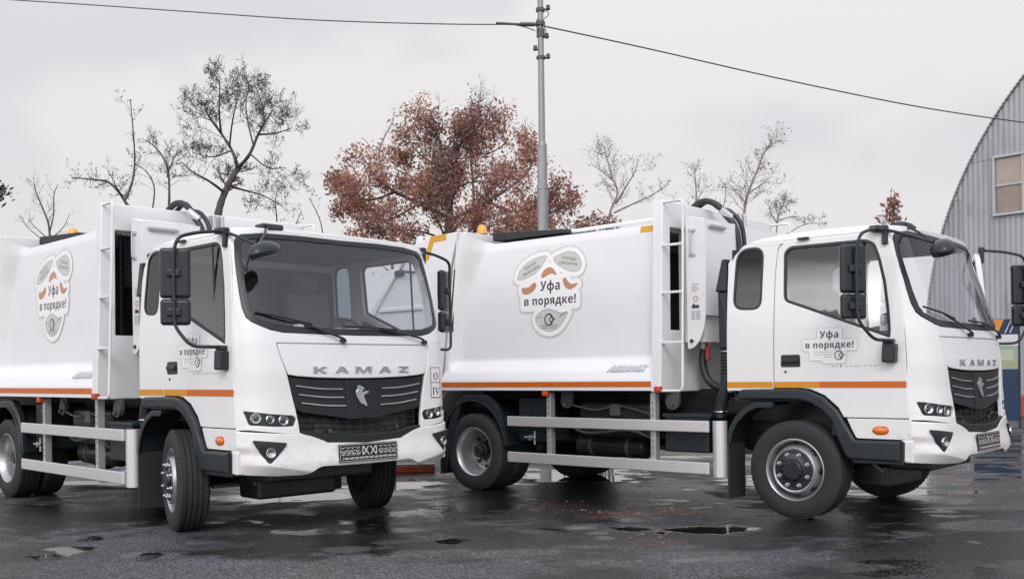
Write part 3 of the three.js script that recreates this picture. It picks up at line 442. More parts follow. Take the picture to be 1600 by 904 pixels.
    const head = (y, h, w, name) => {
      const q = (g) => off(g.rotateY(-Math.atan2(0.53, 0.85)).translate(0.655, y, 1.357));     // back of the housing looks ahead and outwards
      obj(name, [q(box(-0.03, 0.034, -h / 2, h / 2, -w / 2, w / 2, 0.028)), q(box(0.02, 0.06, -0.032, 0.032, -0.045, 0.06, 0.014))], M.plastic, D);
      obj('mirror_glass', [q(box(-0.034, -0.031, -h / 2 + 0.015, h / 2 - 0.015, -w / 2 + 0.015, w / 2 - 0.015))], M.mirror, D);
    };
    head(2.065, 0.385, 0.225, 'mirror_head'); head(1.768, 0.20, 0.222, 'wide_mirror_head');
    // fog lamps
    const fog = rounded([[0.966, 0.788], [0.968, 0.772], [0.872, 0.608], [0.855, 0.608], [0.738, 0.745], [0.735, 0.760]], 0.012).map(([z, y]) => [s * z, y]);
    const FG = grp('fog_lamp', T);
    obj('fog_lamp_housing', panel(fog, bumperFace, { t: 0.05, d: 0.021, b: 0.003, h: 0.05 }), M.plastic, FG);
    { const p = V(Fb(0.866, 0.69) + 0.022, 0.69, s * 0.866), q = new THREE.Quaternion().setFromUnitVectors(V(0, 1, 0), V(1, 0, s * 0.25).normalize());
      obj('reflector', [lathe([[0.0, 0.004], [0.026, 0.010], [0.034, 0.018], [0.039, 0.016], [0.040, 0.0]], 24).applyQuaternion(q).translate(...p)], M.reflector, FG); obj('lens', [new THREE.SphereGeometry(0.031, 18, 8, 0, 6.3, 0, 1.4).scale(1, 0.25, 1).translate(0, 0.006, 0).applyQuaternion(q).translate(...p)], M.lens, FG); }
  }
  // rear wall, floor, inside
  obj('rear_wall', [slabX(rounded([[-1.02, 1.08], [1.02, 1.08], [1.01, 1.9], [0.985, 2.24], [0.9, 2.32], [-0.9, 2.32], [-0.985, 2.24], [-1.01, 1.9]], 0.02), -0.662, -0.632, { bevel: 0.005 })], M.paint, cab);
  obj('cab_floor', [box(-0.63, 0.95, 1.0, 1.06, -0.95, 0.95), box(0.30, 0.95, 0.72, 1.0, -0.98, 0.98), box(-0.6, 0.5, 1.06, 1.35, -0.35, 0.35, 0.05)], M.chassis, cab);
  obj('rear_lining', [box(-0.63, -0.60, 1.06, 2.36, -0.97, 0.97), box(-0.6, 0.70, 2.365, 2.40, -0.9, 0.9, 0.01)], M.trim, cab);
  obj('dashboard', [slab(rounded([[0.42, 1.05], [0.40, 1.45], [0.50, 1.60], [0.78, 1.645], [1.02, 1.60], [1.05, 1.05]], [0, 0.06, 0.06, 0.06, 0.05, 0]), -0.93, 0.93, { bevel: 0.03, steps: 3 }), box(0.45, 0.62, 1.58, 1.69, -0.72, -0.30, 0.04)], M.trim, cab);
  for (const z of [0.55, -0.55]) {
    const st = grp('seat', T); const so = (g) => g.translate(0, 0, z);
    obj('seat_cushion', [so(box(-0.38, 0.16, 1.28, 1.42, -0.25, 0.25, 0.06))], M.seatPale, st);
    obj('backrest', [so(box(-0.09, 0.06, -0.35, 0.37, -0.24, 0.24, 0.07).rotateZ(0.2).translate(-0.38, 1.72, 0))], M.seatPale, st);
    obj('headrest', [so(box(-0.06, 0.06, -0.09, 0.09, -0.14, 0.14, 0.05).rotateZ(0.15).translate(-0.47, 2.16, 0))], M.seatPale, st);
  }
  { const W = grp('steering_wheel', T, [0.30, 1.62, -0.52]); W.rotation.z = -0.95; W.rotation.y = 0;
    obj('steering_rim', [new THREE.TorusGeometry(0.215, 0.015, 8, 40).rotateX(Math.PI / 2)], M.trim, W); obj('spoke', [box(-0.2, 0.2, -0.02, 0.005, -0.025, 0.025, 0.01), cyl([0, -0.3, 0], [0, 0, 0], 0.03), cyl([0, -0.03, 0], [0, 0.012, 0], 0.07)], M.trim, W); }
  obj('dash_papers', [box(0.74, 0.94, 1.655, 1.667, -0.10, 0.14, 0.003).rotateY(0.06), box(0.72, 0.80, 1.645, 1.70, 0.30, 0.36, 0.008)], M.paint, cab);
  // blind-spot mirror on its stays, roof lamp
  { const B = grp('front_mirror', T); const q = new THREE.Quaternion().setFromEuler(new THREE.Euler(0.24, 0.30, 0.10));
    const dome = new THREE.SphereGeometry(1, 28, 14, 0, 6.3, 0, Math.PI / 2).scale(0.098, 0.088, 0.158);
    obj('mirror_shell', [dome.clone().translate(0, -0.03, 0).applyQuaternion(q).translate(1.20, 2.232, 0.92), new THREE.CylinderGeometry(1, 0.90, 0.034, 28).scale(0.098, 1, 0.158).translate(0, -0.046, 0).applyQuaternion(q).translate(1.20, 2.232, 0.92)], M.plastic, B);
    obj('mirror_glass', [new THREE.CylinderGeometry(1, 1, 0.004, 28).scale(0.082, 1, 0.135).translate(0, -0.064, 0).applyQuaternion(q).translate(1.20, 2.232, 0.92)], M.silver, B);
    obj('mirror_stay', [tube([[0.70, 2.425, 1.01], [0.90, 2.36, 0.985], [1.13, 2.272, 0.945]], 0.012), tube([[0.80, 2.455, 0.66], [0.93, 2.40, 0.74], [1.13, 2.275, 0.92]], 0.010), box(0.655, 0.745, 2.39, 2.44, 0.985, 1.035, 0.012)], M.plastic, B);
  }
  obj('roof_lamp', [box(0.70, 0.83, 2.448, 2.495, 0.50, 0.70, 0.018), box(0.79, 0.86, 2.44, 2.468, 0.53, 0.67, 0.01)], M.blackGloss, cab);
  // wipers
  for (const pts of [[[0.183, 1.552], [0.219, 1.580], [0.461, 1.684], [0.904, 1.768]], [[-0.696, 1.552], [-0.62, 1.592], [-0.382, 1.655], [0.134, 1.674]]]) {
    const q = pts.map(([z, y], i) => [F(z, y) + [0.03, 0.038, 0.022, 0.02][i], y, z]); const a = q[2], b = q[3], blade = [];
    const m = [1, 0, 2].map(() => 0); const c0 = a.map((v, i) => v + (b[i] - v) * -0.02), c1 = b;
    obj('wiper', [tube([q[0], q[1], a.map((v, i) => lerp(v, b[i], 0.35) + (i === 0 ? 0.012 : 0))], 0.010, { n: 6 }), tube([c0, a.map((v, i) => (v + b[i]) / 2 + (i === 0 ? 0.02 : 0)), c1], 0.0085, { n: 6, seg: 10 }), cyl([q[0][0] - 0.04, q[0][1], q[0][2]], [q[0][0] + 0.012, q[0][1], q[0][2]], 0.019)], M.plastic, cab);
  }
  // grille with emblem and trim strips
  { const G = grp('grille', T);
    obj('grille_panel', panel(mirrored([[0, 0.930], [0.14, 0.918], [0.30, 0.945], [0.575, 0.985], [0.624, 1.01], [0.688, 1.272], [0.62, 1.260], [0.44, 1.247], [0.2, 1.24], [0, 1.2385]]), front, { t: 0.02, d: -0.012, b: 0.006, h: 0.06 }), M.grille, G);
    obj('grille_block', panel(rounded([[-0.150, 0.915], [0.150, 0.915], [0.168, 1.232], [-0.168, 1.232]], 0.012), front, { t: 0.02, d: -0.001, b: 0.008, h: 0.06 }), M.grille, G);
    for (const s of [1, -1]) for (const [a, m, b, ya, ym, yb] of [[0.20, 0.41, 0.622, 1.163, 1.170, 1.196], [0.19, 0.39, 0.60, 1.097, 1.104, 1.128], [0.175, 0.37, 0.578, 1.029, 1.037, 1.062]]) {
      const c = spline2([[a, ya], [m, ym], [b, yb]], 8), o = c.map(([z, y]) => [s * z, y + 0.0055]).concat(c.slice().reverse().map(([z, y]) => [s * z, y - 0.0055]));
      obj('trim_strip', panel(o, front, { t: 0.012, d: 0.0, b: 0.002, h: 0.08 }), M.silver, G);
    }
    obj('grille_recess', panel(mirrored([[0, 0.72], [0.4, 0.74], [0.62, 0.80], [0.64, 1.02], [0, 1.02]]), front, { t: 0.01, d: -0.11, h: 0.08 }), M.chassis, G);
    const mesh = []; for (let y = 0.80; y < 0.985; y += 0.045) { const q = []; for (let z = -0.60; z <= 0.601; z += 0.1) q.push([F(z, y) - 0.06, y + 0.06 * Math.abs(z) - 0.01, z]); mesh.push(tube(q, 0.006, { n: 4, seg: 12 })); } for (let z = -0.58; z < 0.59; z += 0.116) mesh.push(cyl([F(z, 0.79) - 0.066, 0.77, z], [F(z, 0.98) - 0.066, 0.99, z], 0.006, 0.006, 5));
    obj('grille_mesh', mesh, M.chassis, G);
    obj('cooler', [box(1.08, 1.10, 0.78, 0.90, -0.42, 0.42), box(1.10, 1.125, 0.872, 0.888, -0.12, 0.02), cyl([1.09, 0.83, 0.30], [1.15, 0.83, 0.30], 0.02), cyl([1.09, 0.84, -0.38], [1.15, 0.84, -0.38], 0.016)], M.greyMetal, G);
    obj('grille_lip', panel(mirrored([[0, 0.722], [0.36, 0.742], [0.50, 0.795], [0.60, 0.822], [0.60, 0.842], [0.47, 0.835], [0.36, 0.808], [0, 0.795]]), front, { t: 0.06, d: 0.006, b: 0.008, h: 0.06 }), M.grille, G);
    const hp = [[88, 290], [97, 284], [106, 282], [122, 289], [136, 295], [140, 308], [126, 318], [129, 336], [149, 321], [176, 324], [166, 339], [150, 344], [139, 350], [136, 365], [146, 390], [153, 408], [159, 432], [148, 424], [140, 427], [130, 412], [120, 417], [108, 404], [95, 385], [84, 362], [78, 340], [82, 316], [91, 304]];
    const ep = hp.map(([u, v]) => [0.018 - (u - 125) * 0.00134, 1.105 - (v - 355) * 0.00118]);
    obj('emblem', panel(ep, front, { t: 0.02, d: 0.014, b: 0.003, h: 0.05 }), M.silver, G);
    for (const [ch, z0, z1] of [['K', 0.470, 0.352], ['A', 0.272, 0.146], ['M', 0.076, -0.082], ['A', -0.164, -0.292], ['Z', -0.378, -0.490]]) {
      const g = new TextGeometry(ch, { font, size: 0.05, depth: 0.010, curveSegments: 4, bevelEnabled: false }); g.computeBoundingBox(); const b = g.boundingBox;
      g.translate(-b.min.x, -b.min.y, 0).scale((z0 - z1) / (b.max.x - b.min.x), 0.05 / (b.max.y - b.min.y), 1).rotateY(Math.PI / 2);
      const yaw = Math.atan2(F(z0, 1.32) - F(z1, 1.32), z0 - z1); g.rotateY(yaw).translate(F(z0, 1.32) - 0.001, 1.295, z0);
      obj('letter', g, M.silver, T);
    }
  }
  // bumper
  { const B = grp('bumper', T);
    const half = [[0, 0.548], [0.28, 0.551], [0.42, 0.556], [0.47, 0.548], [0.548, 0.506], [0.60, 0.497], [0.80, 0.500], [1.035, 0.518], [1.05, 0.56], [1.056, 0.67], [1.052, 0.855], [1.03, 0.853], [0.98, 0.849], [0.70, 0.826], [0.615, 0.818], [0.52, 0.800], [0.37, 0.745], [0.30, 0.732], [0, 0.712]];
    const bm = (z, y) => { const yc = interp([0, 0.44, 0.53, 0.88, 1.06], [0.566, 0.566, 0.526, 0.588, 0.605], Math.abs(z)); return [Fb(z, y) + (y > yc ? 0.022 * sstep(0.76, yc, y) : 0.022 - (yc - y) * 0.75), y, z]; }; bm.flip = -1;
    obj('bumper_shell', panel(mirrored(half), bm, { t: 0.03, b: 0.008, h: 0.026, crease: 0.35 }), M.lowPaint, B);
    for (const s of [1, -1]) obj('bumper_end', [scaleZ(slab(rounded([[0.862, 0.675], [0.878, 0.53], [1.0, 0.522], [1.0, 0.70], [0.93, 0.70]], 0.012), 1.0, 1.052, { bevel: 0.012 }), s)], M.lowPaint, B);
    for (const s of [1, -1]) obj('bumper_bracket', [scaleZ(box(0.88, 0.96, 0.60, 0.84, 0.90, 0.98), s)], M.chassis, B);
    obj('number_plate', panel([[-0.292, 0.582], [0.292, 0.582], [0.292, 0.722], [-0.292, 0.722]], bumperFace, { t: 0.012, d: 0.034, b: 0.002, h: 0.2, uv: (u, v) => [(0.292 - u) / 0.584, (v - 0.582) / 0.14] }), M.plate, B);
  }
  // snorkel, hoses behind the cab
  { const S = grp('air_intake', T);
    obj('intake_head', [slab(rounded([[-0.725, 2.285], [-0.675, 2.285], [-0.672, 1.99], [-0.795, 1.99]], 0.015), 0.87, 1.0, { bevel: 0.014 })], M.plastic, S);
    obj('intake_duct', [slab(rounded([[-0.785, 2.0], [-0.675, 2.0], [-0.672, 1.46], [-0.775, 1.46]], 0.03), 0.88, 0.985, { bevel: 0.03, steps: 3 }), tube([[-0.72, 1.25, 0.93], [-0.735, 1.1, 0.93], [-0.79, 0.95, 0.925], [-0.80, 0.84, 0.92]], 0.055, { n: 14 })], M.plastic, S);
    obj('bellows', [...Array(7)].map((_, i) => new THREE.TorusGeometry(0.048, 0.016, 8, 20).rotateX(Math.PI / 2).translate(-0.715, 1.26 + i * 0.03, 0.93)), M.rubber, S);
    obj('clamp', [new THREE.TorusGeometry(0.058, 0.008, 6, 24).rotateX(Math.PI / 2).translate(-0.795, 0.90, 0.922), new THREE.TorusGeometry(0.053, 0.007, 6, 24).rotateX(Math.PI / 2).translate(-0.716, 1.452, 0.93)], M.chrome, S);
    obj('hydraulic_hose', [tube([[-1.15, 1.50, 0.60], [-1.155, 1.33, 0.62], [-1.09, 1.18, 0.62], [-0.95, 1.10, 0.60], [-0.80, 1.06, 0.5]], 0.038, { n: 12, seg: 30 })], M.hose, T);
    obj('hose_end', [cyl([-1.15, 1.60, 0.60], [-1.15, 1.49, 0.60], 0.042), cyl([-1.07, 1.62, 0.66], [-1.07, 1.52, 0.66], 0.03)], M.silver, T);
    obj('valve_lever', [box(-1.09, -1.05, 1.38, 1.55, 0.655, 0.69, 0.01)], M.red, T);
    obj('roof_hose', [tube([[-1.44, 2.86, 0.40], [-1.34, 2.945, 0.36], [-1.25, 2.955, 0.33], [-1.15, 2.90, 0.30], [-1.09, 2.81, 0.28], [-1.0, 2.68, 0.25], [-0.96, 2.45, 0.24], [-0.96, 2.2, 0.24]], 0.030, { n: 12, seg: 40 }), tube([[-1.40, 2.90, 0.30], [-1.28, 2.96, 0.27], [-1.16, 2.88, 0.26], [-1.06, 2.84, 0.22], [-0.96, 2.70, 0.19], [-0.93, 2.45, 0.18]], 0.022, { n: 10, seg: 40 })], M.hose, T);
    obj('hose_fitting', [cyl([-1.115, 2.86, 0.32], [-1.04, 2.78, 0.25], 0.036), box(-1.1, -1.0, 2.62, 2.84, 0.08, 0.13, 0.02), box(-1.1, -1.0, 2.62, 2.84, 0.0, 0.04, 0.02)], M.galv, T);
  }
  // ---------- body ----------
  const body = grp('waste_body', T);
  for (const s of [1, -1]) {
    const S = bodySide(s);
    { const rows = [1.096, 1.15, 1.19, 1.215, 1.24, 1.265, 1.29, 1.30, 1.32, 1.345, 1.37, 1.395, 1.41, 1.42, 1.435, 1.45, 1.5]; for (let y = 1.58; y < 2.5; y += 0.08) rows.push(y); rows.push(2.5, 2.55, 2.6); for (let k = 1; k <= 5; k++) rows.push(2.6 + k / 5);      // above 2.6 the rows spread up to the top edge
      const topEdge = (x) => interp([-3.94, -3.72, -3.60, -1.392], [2.863, 2.735, 2.702, 2.70], x), NX = 76, pos = [], uvs = [], idx = [];
      for (const R of rows) for (let i = 0; i <= NX; i++) { const t = (i / NX) ** 1.25, y0 = Math.min(R, 2.6), x0 = lerp(frameX(R > 2.6 ? 2.6 + (R - 2.6) * 0.263 : R), -1.392, t), y = R > 2.6 ? lerp(2.6, topEdge(x0), R - 2.6) : y0; pos.push(x0, y, s * bodyZ(x0, y)); uvs.push(x0, y); }
      for (let j = 0; j < rows.length - 1; j++) for (let i = 0; i < NX; i++) { const a = j * (NX + 1) + i, c = a + NX + 1; s > 0 ? idx.push(a, a + 1, c, a + 1, c + 1, c) : idx.push(a, c, a + 1, a + 1, c, c + 1); }
      const g = new THREE.BufferGeometry(); g.setAttribute('position', new THREE.Float32BufferAttribute(pos, 3)); g.setAttribute('uv', new THREE.Float32BufferAttribute(uvs, 2)); g.setIndex(idx); g.computeVertexNormals(); obj('body_wall', g, M.bodyPaint, body); }
    obj('orange_stripe', panel([[-4.226, 1.131], [-1.40, 1.131], [-1.40, 1.184], [-4.226, 1.184]], S, { sheet: true, d: 0.004, h: 0.1 }), M.orange, body);
    obj('script_sign', panel([[-1.94, 1.262], [-1.48, 1.262], [-1.48, 1.345], [-1.94, 1.345]], S, { sheet: true, d: 0.010, h: 0.03, uv: s > 0 ? rect01(-1.94, -1.48, 1.262, 1.345) : (u, v) => [1 - (u + 1.94) / 0.46, (v - 1.262) / 0.083] }), M.script, body);
    if (s > 0) obj('slogan_sticker', panel([[-3.36, 1.55], [-2.19, 1.55], [-2.19, 2.72 - 0.002], [-3.36, 2.72 - 0.002]], S, { sheet: true, d: 0.005, h: 0.08, uv: rect01(-3.36, -2.19, 1.55, 2.72) }), M.sticker, body);
    obj('reflector_tape', panel([[-1.66, 2.628], [-1.42, 2.628], [-1.42, 2.688], [-1.66, 2.688]], S, { sheet: true, d: 0.004, h: 0.05 }), M.yellow, body);
    obj('reflector_tape', panel([[-1.42, 2.44], [-1.405, 2.44], [-1.405, 2.555], [-1.42, 2.555]], S, { sheet: true, d: 0.004, h: 0.05 }), M.yellow, body);
    obj('side_marker', [scaleZ(box(-1.355, -1.285, 1.085, 1.138, 1.12, 1.18, 0.012), s)], M.redLens, body);
    obj('side_marker', [scaleZ(box(-2.74, -2.67, 1.035, 1.09, 1.10, 1.16, 0.012), s)], M.redLens, body);
    // ladder standing out from the bulkhead
    obj('ladder', [scaleZ(tube([[-1.29, 2.862, 1.072], [-1.075, 2.862, 1.075], [-1.07, 1.9, 1.108], [-1.065, 1.095, 1.135], [-1.29, 1.095, 1.135]], 0.0125, { bend: 0.05, n: 8 }), s)], M.bodyPaint, body);
    for (const y of [2.455, 2.012, 1.546]) obj('rung', [scaleZ(box(-1.29, -1.07, y - 0.011, y + 0.011, 1.16 - 0.036 * y, 1.195 - 0.036 * y, 0.004), s)], M.bodyPaint, body);
  }
  // roof of the body, rear frame, bulkhead
  { const prof = []; for (let i = 0; i <= 16; i++) { const t = i / 16 * 2 - 1; prof.push([t * 0.89, 2.695 + 0.075 * (1 - t * t)]); } obj('body_roof', [slabX([...prof.reverse(), [-0.89, 2.62], [0.89, 2.62]], -3.72, -1.39, { bevel: 0.004 })], M.bodyPaint, body);
    obj('body_floor', [box(-4.2, -1.39, 1.10, 1.14, -1.1, 1.1)], M.chassis, body);
    obj('rear_frame', [slabX(rounded([[-1.05, 2.60], [1.05, 2.60], [1.05, 2.855], [-1.05, 2.855]], 0.02), -3.955, -3.905, { bevel: 0.008 })], M.bodyPaint, body);
    const wr = rounded([[0.655, 1.668], [0.968, 1.668], [0.962, 2.640], [0.655, 2.640]], 0.006, 2);
    const bh = rounded([[-1.155, 1.08], [1.155, 1.08], [1.085, 2.885], [-1.085, 2.885]], 0.012);
    const plane = (z, y) => [-1.29, y, z]; plane.flip = -1; obj('bulkhead', panel(bh, plane, { holes: [wr, wr.map(([z, y]) => [-z, y])], t: 0.102, b: 0.008, h: 0.5 }), M.bodyPaint, body);
    obj('push_plate', [box(-2.25, -2.21, 1.14, 2.60, -0.88, 0.88)], M.greyMetal, body);
    for (const s of [1, -1]) { obj('recess_bar', [scaleZ(box(-1.42, -1.39, 1.66, 2.64, 0.86, 0.875), s)], M.chassis, body); obj('recess_plate', [scaleZ(box(-1.50, -1.48, 2.14, 2.64, 0.70, 0.80), s)], M.chassis, body); }
    // service cover hanging in front of the bulkhead
    const cheek = [[-1.19, 2.75], [-0.99, 2.70], [-0.978, 2.2], [-0.982, 1.82], [-1.0, 1.68], [-1.05, 1.56], [-1.11, 1.50], [-1.165, 1.482], [-1.178, 1.5]];
    const cov = grp('service_cover', T);
    for (const z of [[0.838, 0.855], [-0.62, -0.603]]) obj('cover_cheek', [slab(spline2(cheek.slice(1, 8), 4).concat([cheek[8], cheek[0]]), z[0], z[1], { bevel: 0.003 })], M.bodyPaint, cov);
    obj('cover_front', [slab([[-1.0, 2.70], [-0.985, 2.70], [-0.976, 2.2], [-0.98, 1.80], [-0.995, 1.80], [-0.991, 2.2]], -0.605, 0.84, { bevel: 0.002 }), slab([[-1.19, 2.752], [-1.19, 2.735], [-0.99, 2.69], [-0.985, 2.705]], -0.605, 0.84, { bevel: 0.002 })], M.bodyPaint, cov);
    obj('cover_back', [box(-1.25, -1.03, 1.55, 2.6, -0.55, 0.78)], M.bodyPaint, cov);
    obj('latch', [tube([[-1.115, 2.60, 0.86], [-1.115, 2.60, 0.885], [-1.115, 2.38, 0.885], [-1.115, 2.38, 0.86]], 0.008, { bend: 0.01, n: 6 }), box(-1.15, -1.08, 2.36, 2.39, 0.853, 0.872, 0.005), box(-1.15, -1.08, 2.59, 2.62, 0.853, 0.872, 0.005)], M.galv, cov);
    obj('latch', [box(-0.982, -0.955, 2.62, 2.66, 0.52, 0.78, 0.006), cyl([-0.96, 2.64, 0.50], [-0.96, 2.64, 0.80], 0.012)], M.galv, cov);
    obj('bolt', [cyl([-1.13, 1.56, 0.853], [-1.13, 1.56, 0.868], 0.018)], M.chassis, cov);
    obj('warning_label', [new THREE.PlaneGeometry(0.13, 0.36).translate(-1.085, 1.93, 0.857)], M.warning, cov);
    obj('roof_strip', [slab([[-3.80, 2.86], [-2.75, 2.80], [-2.75, 2.765], [-3.80, 2.77]], -0.72, 0.72, { bevel: 0.006 })], M.rubber, body);
    obj('roof_rail', [cyl([-2.75, 2.785, 0.6], [-1.5, 2.80, 0.6], 0.02), cyl([-2.75, 2.785, -0.6], [-1.5, 2.80, -0.6], 0.02)], M.bodyPaint, body);
  }
  // ---------- tailgate with the loading hopper ----------
  { const tg = grp('tailgate', T);
    for (const s of [1, -1]) {
      const o = rounded([[-3.985, 2.858], [-4.42, 2.85], [-4.70, 2.785], [-4.88, 2.60], [-5.40, 1.98], [-5.62, 1.62], [-5.66, 1.12], [-5.50, 0.74], [-5.05, 0.62], [-4.55, 0.86], [-4.27, 1.10], [-4.27, 1.15], [-4.10, 2.478]], [0.02, 0.05, 0.08, 0.08, 0.05, 0.1, 0.1, 0.1, 0.2, 0.1, 0, 0, 0]);
      obj('tailgate_side', [scaleZ(slab(o, 1.02, 1.098, { bevel: 0.012 }), s)], M.bodyPaint, tg);
      obj('side_beam', [scaleZ(slab([[-4.86, 2.58], [-4.80, 2.66], [-5.34, 2.03], [-5.58, 1.64], [-5.62, 1.20], [-5.70, 1.20], [-5.68, 1.66], [-5.42, 2.06]], 0.98, 1.135, { bevel: 0.012 }), s)], M.bodyPaint, tg);
      obj('reflector_tape', [scaleZ(slab([[-4.16, 2.853], [-4.16, 2.783], [-4.36, 2.777], [-4.452, 2.58], [-4.52, 2.58], [-4.415, 2.845]], 1.09, 1.102, { bevel: 0.002 }), s)], M.yellow, tg);
      obj('ram', [scaleZ(cyl([-3.985, 2.80, 1.085], [-4.035, 2.42, 1.085], 0.017), s)], M.chrome, tg); obj('ram_barrel', [scaleZ(cyl([-4.033, 2.44, 1.075], [-4.115, 1.75, 1.075], 0.028), s)], M.hose, tg);
      obj('loader_arm', [scaleZ(slab(rounded([[-5.29, 2.44], [-5.18, 2.46], [-5.06, 2.25], [-5.15, 2.16], [-5.26, 2.32]], 0.03), 0.90, 0.98, { bevel: 0.012 }), s), scaleZ(new THREE.CylinderGeometry(0.075, 0.075, 0.10, 20).rotateX(Math.PI / 2).translate(-5.24, 2.47, 0.94), s)], M.bodyPaint, tg);
      obj('grab_handle', [scaleZ(tube([[-4.88, 2.47, 1.1], [-4.86, 2.47, 1.17], [-4.70, 2.46, 1.17], [-4.69, 2.46, 1.1]], 0.014, { bend: 0.03 }), s), scaleZ(box(-5.0, -4.86, 2.43, 2.50, 1.09, 1.14, 0.01), s)], M.plastic, tg);
      obj('side_rib', [scaleZ(box(-5.3, -4.55, 2.02, 2.06, 1.09, 1.125, 0.008), s), scaleZ(box(-5.45, -4.55, 1.60, 1.64, 1.09, 1.125, 0.008), s)], M.bodyPaint, tg);
      obj('tail_lamp', [scaleZ(box(-5.68, -5.62, 0.95, 1.12, 0.82, 1.06, 0.02), s)], M.redLens, tg);
      obj('lifting_eye', [scaleZ(slab(rounded([[-4.74, 2.77], [-4.66, 2.80], [-4.67, 2.88], [-4.71, 2.895], [-4.75, 2.86]], 0.02), 0.98, 1.01, { bevel: 0.004 }), s)], M.bodyPaint, tg);
    }
    obj('tailgate_roof', [slab([[-3.96, 2.852], [-4.42, 2.846], [-4.70, 2.78], [-4.86, 2.60], [-4.82, 2.56], [-4.66, 2.72], [-4.40, 2.79], [-3.96, 2.80]], -1.02, 1.02, { bevel: 0.004 })], M.bodyPaint, tg);
    obj('hopper', [slab([[-4.3, 1.12], [-4.6, 0.88], [-5.05, 0.66], [-5.48, 0.78], [-5.62, 1.12], [-5.66, 1.12], [-5.52, 0.74], [-5.05, 0.60], [-4.55, 0.82], [-4.25, 1.08]], -1.02, 1.02, { bevel: 0.004 }), box(-5.68, -5.61, 1.08, 1.18, -1.02, 1.02, 0.01)], M.bodyPaint, tg);
    obj('press_plate', [slab([[-4.50, 2.70], [-4.45, 2.70], [-4.62, 1.50], [-4.95, 1.05], [-5.0, 1.09], [-4.70, 1.53]], -1.0, 1.0, { bevel: 0.006 })], M.bodyPaint, tg);
    obj('beacon_base', [cyl([-4.62, 2.80, 0.02], [-4.62, 2.985, 0.02], 0.03), cyl([-4.62, 2.97, 0.02], [-4.62, 3.0, 0.02], 0.062)], M.plastic, tg);
    obj('beacon', [lathe([[0.0, 0.115], [0.03, 0.11], [0.05, 0.09], [0.06, 0.05], [0.063, 0.0]].reverse(), 28).translate(-4.62, 3.0, 0.02)], M.beacon, tg);
  }
  // ---------- chassis ----------
  { const ch = grp('chassis', T);
    for (const s of [1, -1]) {
      obj('frame_rail', [scaleZ(box(-5.0, 1.0, 0.80, 1.02, 0.36, 0.44), s), scaleZ(box(-4.2, -1.0, 1.02, 1.10, 0.36, 0.46), s)], M.chassis, ch);
      obj('guard_rail', [scaleZ(box(-3.243, -0.80, 0.718, 0.822, 1.105, 1.135, 0.008), s), scaleZ(box(-3.24, -0.80, 0.768, 0.772, 1.13, 1.1365), s)], M.alu, ch);
      obj('guard_rail', [scaleZ(box(-3.243, -0.80, 0.338, 0.446, 1.105, 1.135, 0.008), s), scaleZ(box(-3.24, -0.80, 0.39, 0.394, 1.13, 1.1365), s)], M.alu, ch);
      obj('guard_post', [scaleZ(new THREE.CylinderGeometry(0.066, 0.066, 0.505, 24, 1, false, -Math.PI / 2 + 0.25, Math.PI).translate(-0.715, 0.572, 1.072), s), scaleZ(new THREE.CylinderGeometry(0.060, 0.060, 0.50, 24).translate(-0.715, 0.572, 1.072), s)], M.alu, ch);
      for (const x of [-2.695, -1.418]) {
        obj('guard_strut', [scaleZ(box(x - 0.026, x + 0.026, 0.335, 1.075, 1.075, 1.104, 0.004), s), scaleZ(box(x + 0.026, x + 0.034, 0.335, 1.075, 1.04, 1.104), s)], M.galv, ch);
        for (const y of [0.50, 0.56, 0.62, 0.68, 0.86, 0.92, 0.98]) obj('strut_hole', [scaleZ(box(x - 0.005, x + 0.005, y - 0.008, y + 0.008, 1.103, 1.1055), s)], M.chassis, ch);
        obj('body_mount', [scaleZ(new THREE.CylinderGeometry(0.075, 0.075, 0.04, 20).rotateX(Math.PI / 2).translate(x + 0.13, 0.985, 0.95), s), scaleZ(box(x + 0.05, x + 0.20, 0.97, 1.09, 0.92, 0.96, 0.01), s), scaleZ(cyl([x + 0.13, 0.95, 0.93], [x + 0.13, 0.95, 1.0], 0.02), s)], M.greyMetal, ch);
      }
      // rear wheel cover
      const out = rounded([[-4.20, 0.20], [-4.19, 0.55], [-4.12, 0.82], [-3.93, 1.04], [-3.56, 1.055], [-3.40, 0.93], [-3.30, 0.70], [-3.275, 0.50], [-3.335, 0.50]], [0, 0.1, 0.05, 0.06, 0.06, 0.08, 0.1, 0, 0]);
      const arc = []; for (let i = 0; i <= 16; i++) { const a = lerp(0.12, Math.PI - 0.10, i / 16); arc.push([-3.772 + 0.475 * Math.cos(a), 0.44 + 0.535 * Math.sin(a)]); }
      obj('rear_wheel_cover', [scaleZ(slab(out.concat(arc.map(([x, y]) => [x, y])), 1.04, 1.115, { bevel: 0.014 }), s), scaleZ(slab(arc.map(([x, y]) => [-3.772 + (x + 3.772) * 1.035, 0.44 + (y - 0.44) * 1.035]).concat(arc.slice().reverse()), 0.45, 1.128, { bevel: 0.006 }), s)], M.plastic, ch);
      obj('mud_flap', [scaleZ(box(-4.30, -4.28, 0.15, 0.75, 0.5, 1.1, 0.006), s)], M.rubber, ch);
      obj('tank', [scaleZ(box(-2.45, -1.55, 0.62, 0.98, 0.50, 0.92, 0.05), s)], M.chassis, ch);
      obj('battery_box', [scaleZ(box(-1.34, -0.86, 0.52, 0.86, 0.55, 1.02, 0.02), s), scaleZ(box(-1.36, -0.84, 0.84, 0.88, 0.53, 1.03, 0.01), s)], M.plastic, ch);
      obj('air_tank', [scaleZ(cyl([-2.55, 0.52, 0.72], [-1.75, 0.52, 0.72], 0.11, 0.11, 24), s), scaleZ(new THREE.SphereGeometry(0.11, 20, 10).scale(0.4, 1, 1).translate(-1.75, 0.52, 0.72), s), scaleZ(new THREE.SphereGeometry(0.11, 20, 10).scale(0.4, 1, 1).translate(-2.55, 0.52, 0.72), s)], M.chassis, ch);
